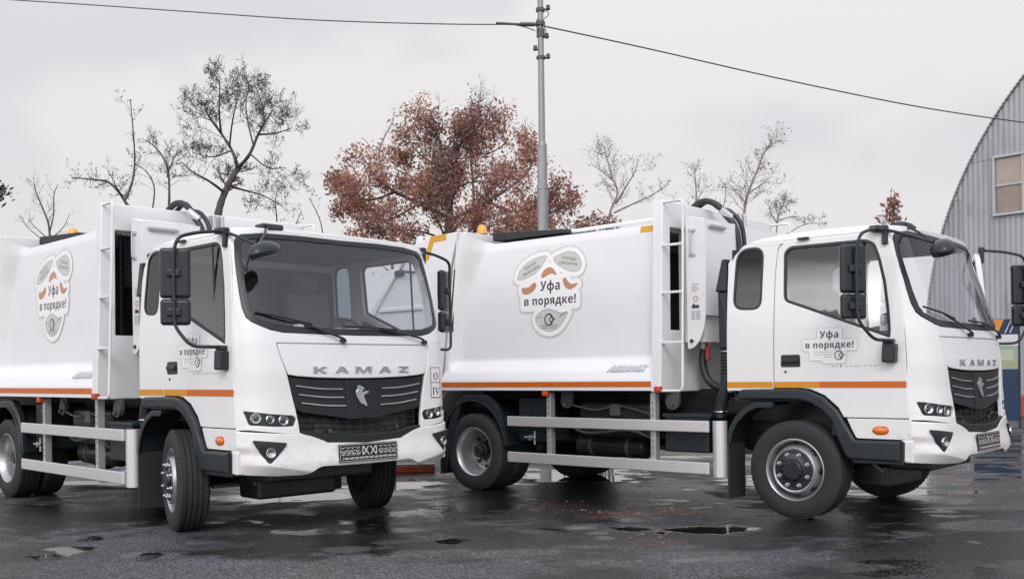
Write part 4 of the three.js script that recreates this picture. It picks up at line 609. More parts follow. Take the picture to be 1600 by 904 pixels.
      for (const x of [-2.38, -1.92]) obj('tank_strap', [scaleZ(cyl([x - 0.02, 0.52, 0.72], [x + 0.02, 0.52, 0.72], 0.114, 0.114, 24), s)], M.greyMetal, ch);
      obj('tool_box', [scaleZ(box(-3.20, -2.80, 0.55, 1.02, 0.62, 1.0, 0.02), s)], M.plastic, ch);
      obj('drain_valve', [scaleZ(cyl([-2.98, 0.60, 1.0], [-2.98, 0.60, 1.07], 0.03), s), scaleZ(box(-3.06, -2.90, 0.59, 0.615, 1.05, 1.08, 0.01).rotateZ(0), s), scaleZ(cyl([-2.93, 0.53, 1.05], [-2.93, 0.67, 1.05], 0.012), s)], M.silver, ch);
      obj('cable', [scaleZ(tube([[-2.6, 0.96, 0.95], [-2.2, 0.90, 0.97], [-1.9, 0.94, 0.96], [-1.5, 0.86, 0.97]], 0.012), s), scaleZ(tube([[-1.5, 0.62, 0.94], [-1.8, 0.70, 0.95], [-2.3, 0.66, 0.94], [-2.55, 0.72, 0.92]], 0.014), s), scaleZ(box(-2.02, -1.9, 0.84, 0.96, 0.9, 0.97, 0.01), s), scaleZ(box(-1.72, -1.66, 0.68, 0.76, 0.9, 0.95, 0.01), s)], M.greyMetal, ch);
    }
    obj('axle', [cyl([0, 0.40, -0.85], [0, 0.40, 0.85], 0.06)], M.chassis, ch); obj('axle', [cyl([-3.772, 0.42, -0.85], [-3.772, 0.42, 0.85], 0.08), new THREE.SphereGeometry(0.2, 20, 14).translate(-3.772, 0.42, 0)], M.chassis, ch);
    obj('drive_shaft', [cyl([-3.6, 0.5, 0], [-0.9, 0.72, 0], 0.05)], M.greyMetal, ch);
    obj('engine', [box(-0.9, 0.75, 0.50, 1.0, -0.36, 0.36, 0.08), cyl([-1.3, 0.72, 0], [-0.8, 0.72, 0], 0.18)], M.chassis, ch);
    obj('leaf_spring', [1, -1].map((s) => scaleZ(tube([[-0.62, 0.62, 0.42], [0, 0.47, 0.42], [0.62, 0.62, 0.42]], 0.035, { n: 6 }), s)), M.chassis, ch);
    obj('front_beam', [box(0.70, 1.05, 0.44, 0.56, -0.20, 0.80, 0.03)], M.chassis, ch);
    obj('skid_plate', [box(0.34, 0.66, 0.27, 0.46, -0.10, 0.66, 0.03)], M.chassis, ch);
    obj('tie_rod', [cyl([0.16, 0.36, -0.8], [0.16, 0.36, 0.8], 0.02), cyl([0.45, 0.50, 0.62], [0.62, 0.40, 0.66], 0.018)], M.silver, ch);
    obj('rear_bumper', [box(-5.3, -5.2, 0.42, 0.52, -1.05, 1.05, 0.015), box(-5.25, -4.6, 0.5, 0.6, -0.45, -0.36), box(-5.25, -4.6, 0.5, 0.6, 0.36, 0.45)], M.chassis, ch);
  }
  const wheels = [];
  for (const s of [1, -1]) { wheels.push(wheel(T, 0, s * 0.957, s, 'front')); wheel(T, -3.772, s * 0.985, s, 'rear'); }
  return T;
}

// ───────────────────────── ground: wet asphalt yard ─────────────────────────
// marks measured on the photograph, as [u, v, half width, half height] in its pixels: laid on the ground where they are
const spots = (list) => list.map(([u, v, a, b, k]) => { const [x, z] = onGround(u, v), [x1] = onGround(u + a, v), [, z0] = onGround(u, v - b), [, z1] = onGround(u, v + b); return { x, z, rx: Math.abs(x1 - x), rz: Math.abs(z1 - z0) / 2, k: k ?? 1 }; });
const pools = spots([[92, 864, 34, 13], [225, 868, 22, 6], [138, 843, 18, 5, 0.9], [840, 829, 45, 5], [990, 826, 26, 4], [1032, 833, 20, 3.5], [1100, 827, 58, 6], [705, 845, 24, 4], [655, 800, 60, 6, 0.9], [1290, 850, 60, 10, 0.5], [1480, 775, 70, 14], [1560, 735, 90, 16], [1400, 755, 60, 20], [1345, 770, 22, 4], [1180, 752, 40, 10], [900, 742, 90, 10], [740, 790, 80, 14, 0.7], [610, 758, 60, 10], [470, 775, 90, 6], [1500, 716, 110, 8], [1470, 800, 40, 7, 0.8]]);
const dampShade = spots([[150, 800, 190, 26], [440, 850, 170, 22], [880, 775, 260, 26], [1250, 815, 220, 22], [1540, 850, 90, 22, 0.8], [640, 800, 90, 18], [30, 866, 70, 14, 0.8], [760, 850, 180, 8, 0.8], [1000, 840, 260, 14, 0.6]]);  // damp patches; under the trucks they also paint the trucks' shade into the asphalt
const dry = spots([[450, 820, 140, 14, 1], [560, 795, 70, 10, 0.8], [330, 850, 90, 8, 0.5], [200, 885, 200, 14, 0.5], [700, 890, 300, 14, 0.5], [1150, 885, 260, 16, 0.4]]);
const pale = spots([[905, 824, 20, 2.5, 0.7], [936, 832, 16, 2.5, 0.7], [946, 840, 17, 3, 0.7], [1070, 876, 22, 3, 0.8], [1524, 847, 14, 3, 0.7], [1130, 873, 34, 4, 0.4], [540, 858, 34, 5, 0.5], [205, 866, 14, 4, 0.7]]);
const rust = spots([[960, 803, 48, 5], [1060, 799, 30, 4], [690, 788, 40, 6, 0.5], [1480, 770, 50, 6, 0.4], [1030, 846, 60, 10, 0.35], [870, 790, 60, 8, 0.3]]);
const mass = (list, x, z, wob) => { let m = 0; for (const s of list) { const d = Math.hypot((x - s.x) / s.rx, (z - s.z) / s.rz) + wob; if (d < 1.25) m = Math.max(m, s.k * sstep(1.25, 0.75, d)); } return m; };
function asphalt(x, z) {
  const big = fbm(x * 0.42 + 7, z * 0.55 + 3, 4, 11), mid = fbm(x * 1.6, z * 2.3, 4, 23), fine = fbm(x * 9, z * 9, 3, 31), wob = (mid - 0.5) * 1.3 + (fbm(x * 4.2, z * 5.5, 3, 61) - 0.5) * 1.5 + (fine - 0.5) * 0.5;
  const streak = sstep(0.40, 0.54, fbm(x * 1.6 + 3, z * 4.6, 4, 91)), P = mass(pools, x, z, wob) * (z < -7.6 && x > 1.6 ? lerp(0.1, 1, streak) : 1), D = mass(dampShade, x, z, wob * 0.8), K = mass(dry, x, z, wob), L = mass(pale, x, z, wob * 0.6), R = mass(rust, x, z, wob);
  let pool = Math.max(P, sstep(0.55, 0.61, big * 0.35 + fbm(x * 1.5, z * 4.2, 4, 23) * 0.65) * sstep(-8.5, -11, z) * sstep(2.5, 4.5, x));
  let wet = clamp(Math.max(D, 0.9 * sstep(0.45, 0.56, big * 0.55 + mid * 0.45), pool) - K * 0.9); pool = clamp(pool - K * 0.8 - L);  // wet also carries the painted shade under the trucks, through D
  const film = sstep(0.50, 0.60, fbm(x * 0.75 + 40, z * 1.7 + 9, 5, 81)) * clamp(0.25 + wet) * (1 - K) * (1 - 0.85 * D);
  const g = hash2(Math.round(x * 118), Math.round(z * 118), 5), grain = 0.22 + 2.1 * g * g, patch = 0.45 + 1.1 * fbm(x * 0.9 + 11, z * 1.4, 4, 71);
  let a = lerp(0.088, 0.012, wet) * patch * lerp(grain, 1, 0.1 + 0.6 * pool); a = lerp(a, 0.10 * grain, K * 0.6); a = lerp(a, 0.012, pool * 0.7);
  const red = R * sstep(0.45, 0.62, fine * 0.5 + g * 0.5) * 0.9; a = lerp(a, 0.17, L * (0.6 + 0.4 * fine));
  const tone = (fbm(x * 0.8 + 30, z * 0.8, 3, 51) - 0.5) * 0.25;
  return { c: [lerp(a * (1 + tone), 0.20, red), lerp(a * 0.985, 0.075, red), lerp(a * (1.035 - tone), 0.05, red)], r: clamp(lerp(lerp(lerp(0.78, 0.36, wet), 0.17, film), 0.05, pool) + (g - 0.5) * 0.2 * (1 - pool)), h: lerp(0.5 + (g - 0.5) * 0.7 + (fine - 0.5) * 0.6, 0.42, Math.max(pool, film * 0.75)) };
}
function groundSheet(name, x0, x1, z0, z1, W, H, y, bump, parent) {
  const C = new Uint8Array(W * H * 4), Rg = new Uint8Array(W * H * 4), B = new Uint8Array(W * H * 4), enc = (v) => (v <= 0.0031308 ? v * 12.92 : 1.055 * v ** (1 / 2.4) - 0.055) * 255;
  for (let j = 0; j < H; j++) for (let i = 0; i < W; i++) {
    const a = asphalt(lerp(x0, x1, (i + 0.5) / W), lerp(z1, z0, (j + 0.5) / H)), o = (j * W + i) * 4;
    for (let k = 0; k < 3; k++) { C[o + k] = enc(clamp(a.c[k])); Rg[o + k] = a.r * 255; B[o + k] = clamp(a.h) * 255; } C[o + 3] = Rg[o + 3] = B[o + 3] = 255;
  }
  const tex = (d, s) => { const t = new THREE.DataTexture(d, W, H); t.magFilter = THREE.LinearFilter; t.minFilter = THREE.LinearMipmapLinearFilter; t.generateMipmaps = true; t.colorSpace = s ? THREE.SRGBColorSpace : THREE.NoColorSpace; t.anisotropy = 8; t.needsUpdate = true; return t; };
  const m = new THREE.MeshPhysicalMaterial({ specularIntensity: 0.75, map: tex(C, 1), roughnessMap: tex(Rg), roughness: 1, bumpMap: tex(B), bumpScale: bump });
  const g = new THREE.BufferGeometry(); g.setAttribute('position', new THREE.Float32BufferAttribute([x0, y, z1, x1, y, z1, x1, y, z0, x0, y, z0], 3)); g.setAttribute('normal', new THREE.Float32BufferAttribute([0, 1, 0, 0, 1, 0, 0, 1, 0, 0, 1, 0], 3)); g.setAttribute('uv', new THREE.Float32BufferAttribute([0, 0, 1, 0, 1, 1, 0, 1], 2)); g.setIndex([0, 1, 2, 0, 2, 3]);
  const o = obj(name, g, m, scene); o.userData = { kind: 'structure', label: parent }; return o;
}
{ const g = new THREE.Mesh(new THREE.CircleGeometry(900, 64).rotateX(-Math.PI / 2).translate(0, -0.012, 0), std([0.05, 0.05, 0.048], 0.9)); g.name = 'ground'; g.receiveShadow = true; g.userData = { kind: 'structure', label: 'grey ground stretching to the horizon' }; scene.add(g); }
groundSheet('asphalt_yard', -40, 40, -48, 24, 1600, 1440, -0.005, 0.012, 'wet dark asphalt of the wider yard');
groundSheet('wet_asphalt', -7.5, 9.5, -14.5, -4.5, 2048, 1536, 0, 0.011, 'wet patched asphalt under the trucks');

// ───────────────────────── the two trucks ─────────────────────────
const right = buildTruck(), left = right.clone(); left.name = numbered('garbage_truck');
scene.add(left);
right.position.set(HEAD.R.x, 0, HEAD.R.z); right.rotation.y = -HEAD.R.a; left.position.set(HEAD.L.x, 0, HEAD.L.z); left.rotation.y = -HEAD.L.a;
right.userData = { label: 'white garbage truck seen from its side, driver door ajar, beside the arched hangar', category: 'garbage truck', group: 'white garbage trucks parked in the yard' };
left.userData = { label: 'white garbage truck showing its front, wheels turned, in front of the bare tree', category: 'garbage truck', group: 'white garbage trucks parked in the yard' };
left.children.filter((o) => o.name === 'wheel' && Math.abs(o.position.x) < 0.1).forEach((w) => { w.rotation.y = -0.29; });
right.children.filter((o) => o.name === 'door' && o.position.z < 0)[0].rotation.y = -1.22;
obj('corner_sticker', panel([[-0.755, 1.066], [-0.90, 1.066], [-0.90, 1.338], [-0.755, 1.338]], front, { sheet: true, d: 0.003, h: 0.05, uv: (u, v) => [(-0.755 - u) / 0.145, (v - 1.066) / 0.272] }), M.corner, left);

// ───────────────────────── hangar ─────────────────────────
{
  // the gable faces the yard at an angle: u runs along the wall towards the camera side, w is the depth behind it
  const BETA = 50 * Math.PI / 180, G = onGround(1597, 650), HR = 10.3, hx = 7.74, hy = 1.89, base = hx - HR, zc = 0, zb = -30;
  const nx = -Math.sin(BETA), nz = Math.cos(BETA), onWall = (u, v) => { const [a, b] = ray(u, v), s = (G[0] * nx + G[1] * nz) / (a * nx - nz); return [(a * s - G[0]) * Math.cos(BETA) + (-s - G[1]) * Math.sin(BETA), EYE + b * s]; };
  const top = (x) => { const d = HR * HR - (x - hx) ** 2; return d > 0 ? hy + Math.sqrt(d) : hy; };
  const hangar = thing('hangar', 'grey corrugated metal hangar with an arched gable behind the trucks', 'hangar', [G[0], 0, G[1]]); hangar.rotation.y = -BETA;
  const sheetM = [0.43, 0.415, 0.445].map((v, i) => std([v * 0.97, v * 0.985, v * 1.05], 0.5, { metalness: 0.25, map: grainTexture(256, 512, (u, w) => { const s = sstep(0.5, 0.8, period(u, w * 0.25, 14, 4, 90 + i)) * 0.10 + sstep(0.58, 0.8, period(u, w, 6, 5, 70 + i)) * 0.08; return [0.98 - s, 0.97 - s, 0.97 - s * 0.9]; }, true) }));
  const wx0 = onWall(1557, 285)[0], wy0 = onWall(1557, 334)[1], wy1 = onWall(1557, 248)[1], wx1 = wx0 + 2.9, SW = 1.05;
  let n = 0; const r = rng(77);
  const sheetGeo = (xa, xb, ya, yb, off) => {                          // trapezoid ribs, 15 cm apart
    const pos = [], uv = [], idx = [], xs = []; for (let x = xa; x < xb - 1e-6;) { xs.push(x); x = Math.min(xb, (Math.floor(x / 0.035 + 1e-4) + 1) * 0.035); } xs.push(xb);
    xs.forEach((x) => { const t = (((x / 0.14) % 1) + 1) % 1, f = t < 0.25 ? 0 : t < 0.5 ? (t - 0.25) * 4 : t < 0.75 ? 1 : 1 - (t - 0.75) * 4, z = zc + 0.012 * f + off; const b = typeof ya === 'function' ? ya(x) : ya, q = typeof yb === 'function' ? yb(x) : yb; pos.push(x, Math.min(b, q - 0.01), z, x, q, z); uv.push(x * 0.4, b * 0.12, x * 0.4, q * 0.12); });
    for (let i = 0; i < xs.length - 1; i++) idx.push(2 * i, 2 * i + 2, 2 * i + 1, 2 * i + 1, 2 * i + 2, 2 * i + 3);
    const g = new THREE.BufferGeometry(); g.setAttribute('position', new THREE.Float32BufferAttribute(pos, 3)); g.setAttribute('uv', new THREE.Float32BufferAttribute(uv, 2)); g.setIndex(idx); g.computeVertexNormals(); return toCreasedNormals(g, 0.3);
  };
  const lap = 5.9;
  for (let xa = base; xa < 2 * hx - base; xa += SW) {
    const xb = Math.min(xa + SW + 0.02, 2 * hx - base), tops = (x) => top(x) - 0.02, cut = [];
    const add = (a, b, ya, yb, o) => { const lo = typeof yb === 'function' ? Math.max(yb(a), yb(b)) : yb; if (lo > (typeof ya === 'number' ? ya : 0) + 0.05) obj('wall_sheet', sheetGeo(a, b, ya, yb, o), sheetM[Math.floor(r() * 3)], hangar); };
    const o = (n++ % 2) * 0.006, hit = xb > wx0 && xa < wx1;
    if (!hit) { add(xa, xb, 0, (x) => Math.min(lap + 0.1, tops(x)), o); if (Math.max(top(xa), top(xb)) > lap + 0.1) add(xa, xb, lap, tops, o + 0.012); }
    else {
      const a = Math.max(xa, wx0), b = Math.min(xb, wx1); add(xa, xb, 0, (x) => Math.min(wy0, tops(x)), o); add(xa, xb, wy1, tops, o + 0.012);
      if (a > xa) add(xa, a, wy0, (x) => Math.min(wy1, tops(x)), o); if (b < xb) add(b, xb, wy0, wy1, o);
    }
  }
  // arched roof, with its corrugated edge standing past the gable
  { const pos = [], idx = [], N = 560, a0 = Math.asin(0), R = (i) => HR + 0.03 + 0.008 * (i % 2 ? 1 : -1);
    for (let i = 0; i <= N; i++) { const a = lerp(a0, Math.PI - a0, i / N), c = Math.cos(a), s = Math.sin(a); for (const [k, z] of [[0, zc + 0.10], [0, zb], [-0.03, zc + 0.10], [-0.03, zb]]) pos.push(hx - c * (R(i) + k), hy + s * (R(i) + k), z); }
    for (let i = 0; i < N; i++) { const a = i * 4, b = a + 4; idx.push(a, b, a + 1, a + 1, b, b + 1, a + 2, a + 3, b + 2, b + 2, a + 3, b + 3, a, a + 2, b, b, a + 2, b + 2); }
    const g = new THREE.BufferGeometry(); g.setAttribute('position', new THREE.Float32BufferAttribute(pos, 3)); g.setIndex(idx); g.computeVertexNormals(); obj('roof', toCreasedNormals(g, 0.3), std([0.40, 0.40, 0.42], 0.5, { metalness: 0.3 }), hangar); }
  obj('side_walls', [box(base, 2 * hx - base, 0, 9, zb, zb + 0.1), box(base - 0.02, base + 0.04, 0, hy, zb, zc - 0.01), box(2 * hx - base - 0.04, 2 * hx - base + 0.02, 0, hy, zb, zc - 0.01)], std([0.28, 0.28, 0.29], 0.6), hangar);
  obj('floor', [box(base + 0.1, 2 * hx - base - 0.1, -0.004, 0.03, zb + 0.2, zc - 0.1)], std([0.12, 0.12, 0.12], 0.9), hangar);
  const red = std([0.42, 0.075, 0.06], 0.65, { roughnessMap: speck });
  for (let x = base; x < 2 * hx - base - 0.1; x += 2.4) obj('plinth_panel', [box(x, x + 2.39, 0, onWall(1597, 617)[1], zc + 0.05, zc + 0.16, 0.012)], red, hangar);
  const frameM = std([0.50, 0.50, 0.50], 0.6), paneM = [0, 1, 2].map((i) => std([0.33 + 0.07 * i, 0.26 + 0.06 * i, 0.22 + 0.05 * i], 0.22, { map: grainTexture(64, 64, (u, v) => { const q = 0.82 + 0.18 * period(u, v, 3, 4, 60 + i); return [q, q, q]; }, true) }));
  const win = grp('window', hangar, [0, 0, 0]); const zf = zc + 0.03;
  const cols = 4, rows = 2, cw = (wx1 - wx0) / cols, rh = (wy1 - wy0) / rows;
  const bars = [box(wx0 - 0.06, wx1 + 0.06, wy1, wy1 + 0.07, zf - 0.03, zf + 0.06), box(wx0 - 0.06, wx1 + 0.06, wy0 - 0.07, wy0, zf - 0.03, zf + 0.07), box(wx0 - 0.06, wx0, wy0, wy1, zf - 0.03, zf + 0.06), box(wx1, wx1 + 0.06, wy0, wy1, zf - 0.03, zf + 0.06)];
  obj('window_frame', bars, frameM, win);
  for (let i = 1; i < cols; i++) obj('mullion', [box(wx0 + i * cw - 0.028, wx0 + i * cw + 0.028, wy0, wy1, zf - 0.02, zf + 0.04)], frameM, win);
  for (let i = 0; i < cols; i++) { obj('glazing_bar', [box(wx0 + i * cw + 0.028, wx0 + (i + 1) * cw - 0.028, wy0 + rh - 0.025, wy0 + rh + 0.025, zf - 0.02, zf + 0.035)], frameM, win); for (let j = 0; j < rows; j++) obj('pane', [box(wx0 + i * cw + 0.02, wx0 + (i + 1) * cw - 0.02, wy0 + j * rh + 0.02, wy0 + (j + 1) * rh - 0.02, zf - 0.012, zf - 0.002)], paneM[(i + j * 2) % 3], win); }
}

// ───────────────────────── notice board ─────────────────────────
{
  const D = 21.6, p = (u, v) => at(u, v, D), x1 = p(1592, 580).x, x0 = x1 - 0.92, yT = p(1575, 498).y, y1 = p(1575, 522).y, y2 = p(1575, 540).y, y3 = p(1575, 576).y, y4 = p(1575, 657).y;
  const o = thing('notice_board', 'tall notice board with orange and navy header standing before the hangar', 'notice board', [0, 0, 0]);
  for (const x of [x0 - 0.03, x1]) obj('post', [box(x, x + 0.05, 0, yT + 0.02, -D - 0.05, -D + 0.01, 0.008)], std([0.03, 0.035, 0.045], 0.5), o);
  obj('header', [box(x0 + 0.02, x1, y1, yT, -D - 0.03, -D, 0.004)], std([0.012, 0.028, 0.07], 0.5), o);
  const tri = (pts, m, n, z) => obj(n, [slab(pts, z, z + 0.012, { bevel: 0.002 })], m, o);
  const w = x1 - x0, hh = yT - y1; tri([[x1 - 0.62, yT - 0.01], [x1 - 0.30, yT - 0.01], [x1 - 0.44, y1 + 0.01]], std([0.62, 0.24, 0.03], 0.5), 'header_triangle', -D + 0.001);
  tri([[x1 - 0.86, y1 + 0.01], [x1 - 0.56, y1 + 0.01], [x1 - 0.70, yT - 0.01]], std([0.62, 0.24, 0.03], 0.5), 'header_triangle', -D + 0.001);
  for (const q of [0.16, 0.06]) tri([[x1 - q - 0.13, y1 + 0.03], [x1 - q - 0.115 + 0.012, y1 + 0.03], [x1 - q + 0.012, yT - 0.03], [x1 - q, yT - 0.03]], std([0.5, 0.55, 0.62], 0.5), 'header_stripe', -D + 0.001);
  obj('white_panel', [box(x0 + 0.02, x1, y2, y1 - 0.006, -D - 0.03, -D + 0.004, 0.004)], std([0.6, 0.6, 0.62], 0.5), o);
  obj('poster', [box(x0 + 0.02, x1, y3, y2 - 0.006, -D - 0.03, -D - 0.002, 0.003), ], std([1, 1, 1], 0.5, { map: canvas(256, 128, (c, W, H) => { c.fillStyle = '#8fa092'; c.fillRect(0, 0, W, H); c.fillStyle = '#a8b39d'; c.fillRect(110, 20, 120, 60); c.fillStyle = '#7b8a7c'; c.fillRect(20, 30, 70, 40); c.fillStyle = '#a49a78'; c.fillRect(0, 86, W, 26); }) }), o);
  obj('navy_panel', [box(x0 + 0.02, x1, y4, y3 - 0.006, -D - 0.03, -D, 0.004)], std([0.010, 0.030, 0.075], 0.5), o);
  obj('foot', [box(x0 + 0.02, x1, 0.0, y4 - 0.006, -D - 0.03, -D - 0.01)], std([0.12, 0.125, 0.13], 0.7), o);
}

// ───────────────────────── pole and cables ─────────────────────────
const poleD = 20;
{
  const D = poleD, B = at(849, 400, D), x = B.x, z = -D; const o = thing('utility_pole', 'tall grey steel pole rising behind the right truck beside the red tree', 'utility pole', [x, 0, z]);
  const h = (v) => at(842, v, D).y, r = (px) => px * D / FOC / 2, steel = std([0.36, 0.36, 0.37], 0.55, { metalness: 0.35, roughnessMap: speck, map: grainTexture(64, 256, (u, v) => { const q = 0.85 + 0.15 * period(u, v, 4, 4, 12); return [q, q, q]; }, true) }), dark = std([0.10, 0.10, 0.11], 0.6);
  obj('lower_shaft', [cyl([0, 0, 0], [0, h(292), 0], r(18), r(16.5), 24)], steel, o); obj('middle_shaft', [cyl([0, h(292), 0], [0, h(226), 0], r(15.6), r(15), 24)], steel, o); obj('upper_shaft', [cyl([0, h(228), 0], [0, h(-42), 0], r(10.6), r(8.8), 24)], steel, o);
  obj('collar', [cyl([0, h(296), 0], [0, h(289), 0], r(18), r(18), 24), cyl([0, h(229), 0], [0, h(223), 0], r(15.8), r(12), 24)], steel, o);
  for (const [a, b, q] of [[92, 88, 14.5], [40, 34, 14], [18, 13, 14], [58, 46, 13]]) obj('band', [cyl([0, h(a), 0], [0, h(b), 0], r(q), r(q), 20)], dark, o);
  const ins = (dx, v) => { const y = h(v); obj('bracket', [tube([[0, y + 0.02, 0.02], [dx * 0.8, y - 0.02, 0.02], [dx, y + 0.05, 0.02]], 0.012)], dark, o); obj('insulator', [lathe([[0, -0.05], [0.03, -0.05], [0.05, -0.02], [0.03, 0], [0.045, 0.02], [0.028, 0.05], [0.0, 0.06]], 14).translate(dx, y + 0.02, 0.02)], dark, o); };
  ins(-0.11, 77); ins(0.12, 58); ins(0.15, 14); ins(0.14, 90);
  obj('loop_cable', [tube([[0.05, h(14), 0.06], [0.16, h(24), 0.06], [0.03, h(36), 0.1], [0.10, h(50), 0.08], [0.07, h(62), 0.08]], 0.009), tube([[-0.05, h(30), 0.06], [-0.10, h(40), 0.08], [-0.06, h(48), 0.08]], 0.009)], dark, o);
}
{ const blk = std([0.07, 0.07, 0.075], 0.6);
  const wire = (px, d0, d1, r, name, label, extra) => { const o = thing(name, label, 'cable', [0, 0, 0]); const P = px.map(([u, v], i) => at(u, v, lerp(d0, d1, i / (px.length - 1)))); const c = new THREE.CatmullRomCurve3(P); obj('strand', [sweep(c.getPoints(90), () => r, 6)], blk, o); if (extra) extra(o, blk); };
  wire([[838, 38], [790, 38], [700, 37.5], [500, 31.5], [300, 18.5], [150, 8], [-50, -5], [-300, -24]], poleD - 0.1, poleD + 4, 0.012, 'overhead_cable', 'dark overhead cable running left from the pole top across the sky', (o, m) => { obj('clamp', [cyl(at(836, 38, poleD - 0.1).toArray(), at(812, 38, poleD - 0.1).toArray(), 0.04), cyl(at(812, 38, poleD - 0.1).toArray(), at(775, 36, poleD - 0.05).toArray(), 0.024)], m, o); obj('tail', [sweep(new THREE.CatmullRomCurve3([at(836, 48, poleD - 0.1), at(820, 42, poleD - 0.1), at(800, 38, poleD - 0.1)]).getPoints(12), () => 0.01, 5)], m, o); });
  wire([[846, 40], [870, 45], [1000, 73], [1200, 118.5], [1400, 160], [1500, 177], [1600, 191], [1700, 203]], poleD - 0.1, 26.3, 0.015, 'overhead_cable', 'thick dark cable sloping right from the pole towards the hangar');
}

// ───────────────────────── trees ─────────────────────────
const bark = [std([0.10, 0.085, 0.085], 0.9), std([0.27, 0.235, 0.23], 0.9), std([0.11, 0.085, 0.08], 0.9)];
function leafMat(list) { return list.map((c) => new THREE.MeshPhysicalMaterial({ color: rgb(...c), roughness: 0.9, transmission: 0.35, thickness: 0, side: THREE.DoubleSide })); }
function quad(pos, p, s, r) { s *= 0.55 + 0.9 * r(); const a = V(r() - 0.5, r() - 0.5, r() - 0.5).normalize(), b = V(r() - 0.5, r() - 0.5, r() - 0.5).cross(a).normalize(), L = s * (0.7 + 0.6 * r()); const q = [p.clone().addScaledVector(a, -L), p.clone().addScaledVector(b, L * 0.5), p.clone().addScaledVector(a, L), p.clone().addScaledVector(b, -L * 0.5)]; for (const k of [0, 1, 2, 0, 2, 3]) pos.push(q[k].x, q[k].y, q[k].z); }
function leavesGeo(pos) { const g = new THREE.BufferGeometry(); g.setAttribute('position', new THREE.Float32BufferAttribute(pos, 3)); g.computeVertexNormals(); return g; }
// limbs: main branches drawn from the photograph as pixels with a depth; everything thinner grows from them
function tree(name, label, group, { D, limbs, seed, twig = 1, levels = 3, density = 5, len = 0.9, leafN = 0, leafS = 0.05, leafM, specks = 0, up = 0.25, mat = 0, spread = 1, airy = 0.30 }) {
  const r = rng(seed), root = at(limbs[0].p[0][0], limbs[0].p[0][1], D); const o = thing(name, label, 'tree', [root.x, 0, -D], group); const org = V(root.x, 0, -D);
  const wood = [], fineW = [], tips = [], loc = (u, v, d = 0) => at(u, v, D + d).sub(org);
  const grow = (p, dir, L, rad, lv) => {
    const n = lv > 1 ? 6 : 4, P = [p.clone()], d = dir.clone(); let q = p.clone();
    for (let i = 0; i < n; i++) { d.add(V(r() - 0.5, (r() - 0.5) * 0.6 + up * 0.35, r() - 0.5).multiplyScalar(0.45)).normalize(); q = q.clone().addScaledVector(d, L / n); P.push(q); }
    (rad > 0.016 ? wood : fineW).push(sweep(P, (t) => rad * (1 - 0.7 * t), rad > 0.03 ? 6 : rad > 0.012 ? 4 : 3, false)); tips.push(...P.slice(1).map((x) => [x, lv]));
    if (lv > 1) { const k = Math.round(density * (0.6 + 0.8 * r()) * (lv > 2 ? 1.2 : 1)); for (let i = 0; i < k; i++) { const t = 0.2 + 0.8 * (i + r()) / k, s = Math.min(n - 1, Math.floor(t * n)), b = P[s].clone().lerp(P[s + 1], t * n - s); const side = V(r() - 0.5, r() - 0.5, r() - 0.5).cross(d).normalize(); grow(b, d.clone().multiplyScalar(0.55).addScaledVector(side, spread * (0.6 + 0.5 * r())).add(V(0, up, 0)).normalize(), L * (0.35 + 0.35 * r()) * (1.15 - 0.5 * t), Math.max(0.0042, rad * 0.46), lv - 1); } }
  };
  for (const L of limbs) {
    const P = new THREE.CatmullRomCurve3(L.p.map(([u, v, d]) => loc(u, v, d || 0))).getPoints(L.p.length * 5), r0 = L.w[0] * D / FOC / 2, r1 = L.w[1] * D / FOC / 2;
    if (L === limbs[0]) P.unshift(V(P[0].x, 0, P[0].z));
    const g = sweep(P, (t) => lerp(r0, r1, t) * (1 + 0.06 * Math.sin(t * 40)), r0 > 0.04 ? 10 : 6); L === limbs[0] ? obj('trunk', g, bark[mat], o) : wood.push(g);
    const total = P.reduce((s, p, i) => s + (i ? p.distanceTo(P[i - 1]) : 0), 0), k = Math.round(total * density * (L.k ?? 1));
    for (let i = 0; i < k; i++) { const t = lerp(L.from ?? 0.25, 1, (i + r()) / k), f = t * (P.length - 1), s = Math.min(P.length - 2, Math.floor(f)), b = P[s].clone().lerp(P[s + 1], f - s), d = P[s + 1].clone().sub(P[s]).normalize(), side = V(r() - 0.5, r() - 0.5, r() - 0.5).cross(d).normalize(); if (b.y < 1.5) continue; grow(b, d.multiplyScalar(0.5).addScaledVector(side, spread).add(V(0, up, 0)).normalize(), len * (0.45 + 0.8 * r()) * (1.1 - 0.5 * t) * (L.len ?? 1), Math.max(0.0055, lerp(r0, r1, t) * 0.36) * twig, levels); }
    tips.push(...P.slice(Math.floor(P.length * 0.4)).map((p) => [p, 1]));
  }
  if (wood.length) obj('limbs', wood, bark[mat], o).userData = { kind: 'stuff' };
  if (fineW.length) obj('twigs', fineW, bark[mat], o).userData = { kind: 'stuff' };
  const S = []; for (let i = 0; i < specks; i++) { const [p] = tips[Math.floor(r() * tips.length)]; quad(S, p.clone().add(V(r() - 0.5, r() - 0.5, r() - 0.5).multiplyScalar(0.10)), 0.022, r); }
  if (S.length) obj('buds', leavesGeo(S), bark[mat], o).userData = { kind: 'stuff' };
  if (leafN) {
    const sets = leafM.map(() => []), low = tips.filter(([, l]) => l < 3);
    for (let i = 0; i < leafN; i++) { const [p] = low[Math.floor(r() * low.length)], c = p.clone().add(V(r() - 0.5, r() - 0.5, r() - 0.5).multiplyScalar(airy)); const m = Math.floor(clamp(fbm(p.x * 1.1 + 5, p.y * 1.1 + p.z, 2, 8) * 1.5 - 0.3 + (r() - 0.5) * 0.5, 0, 0.999) * leafM.length); quad(sets[m], c, leafS, r); }
    sets.forEach((s, i) => { if (s.length) obj('foliage', leavesGeo(s), leafM[i], o).userData = { kind: 'stuff' }; });
  }
  return o;
}
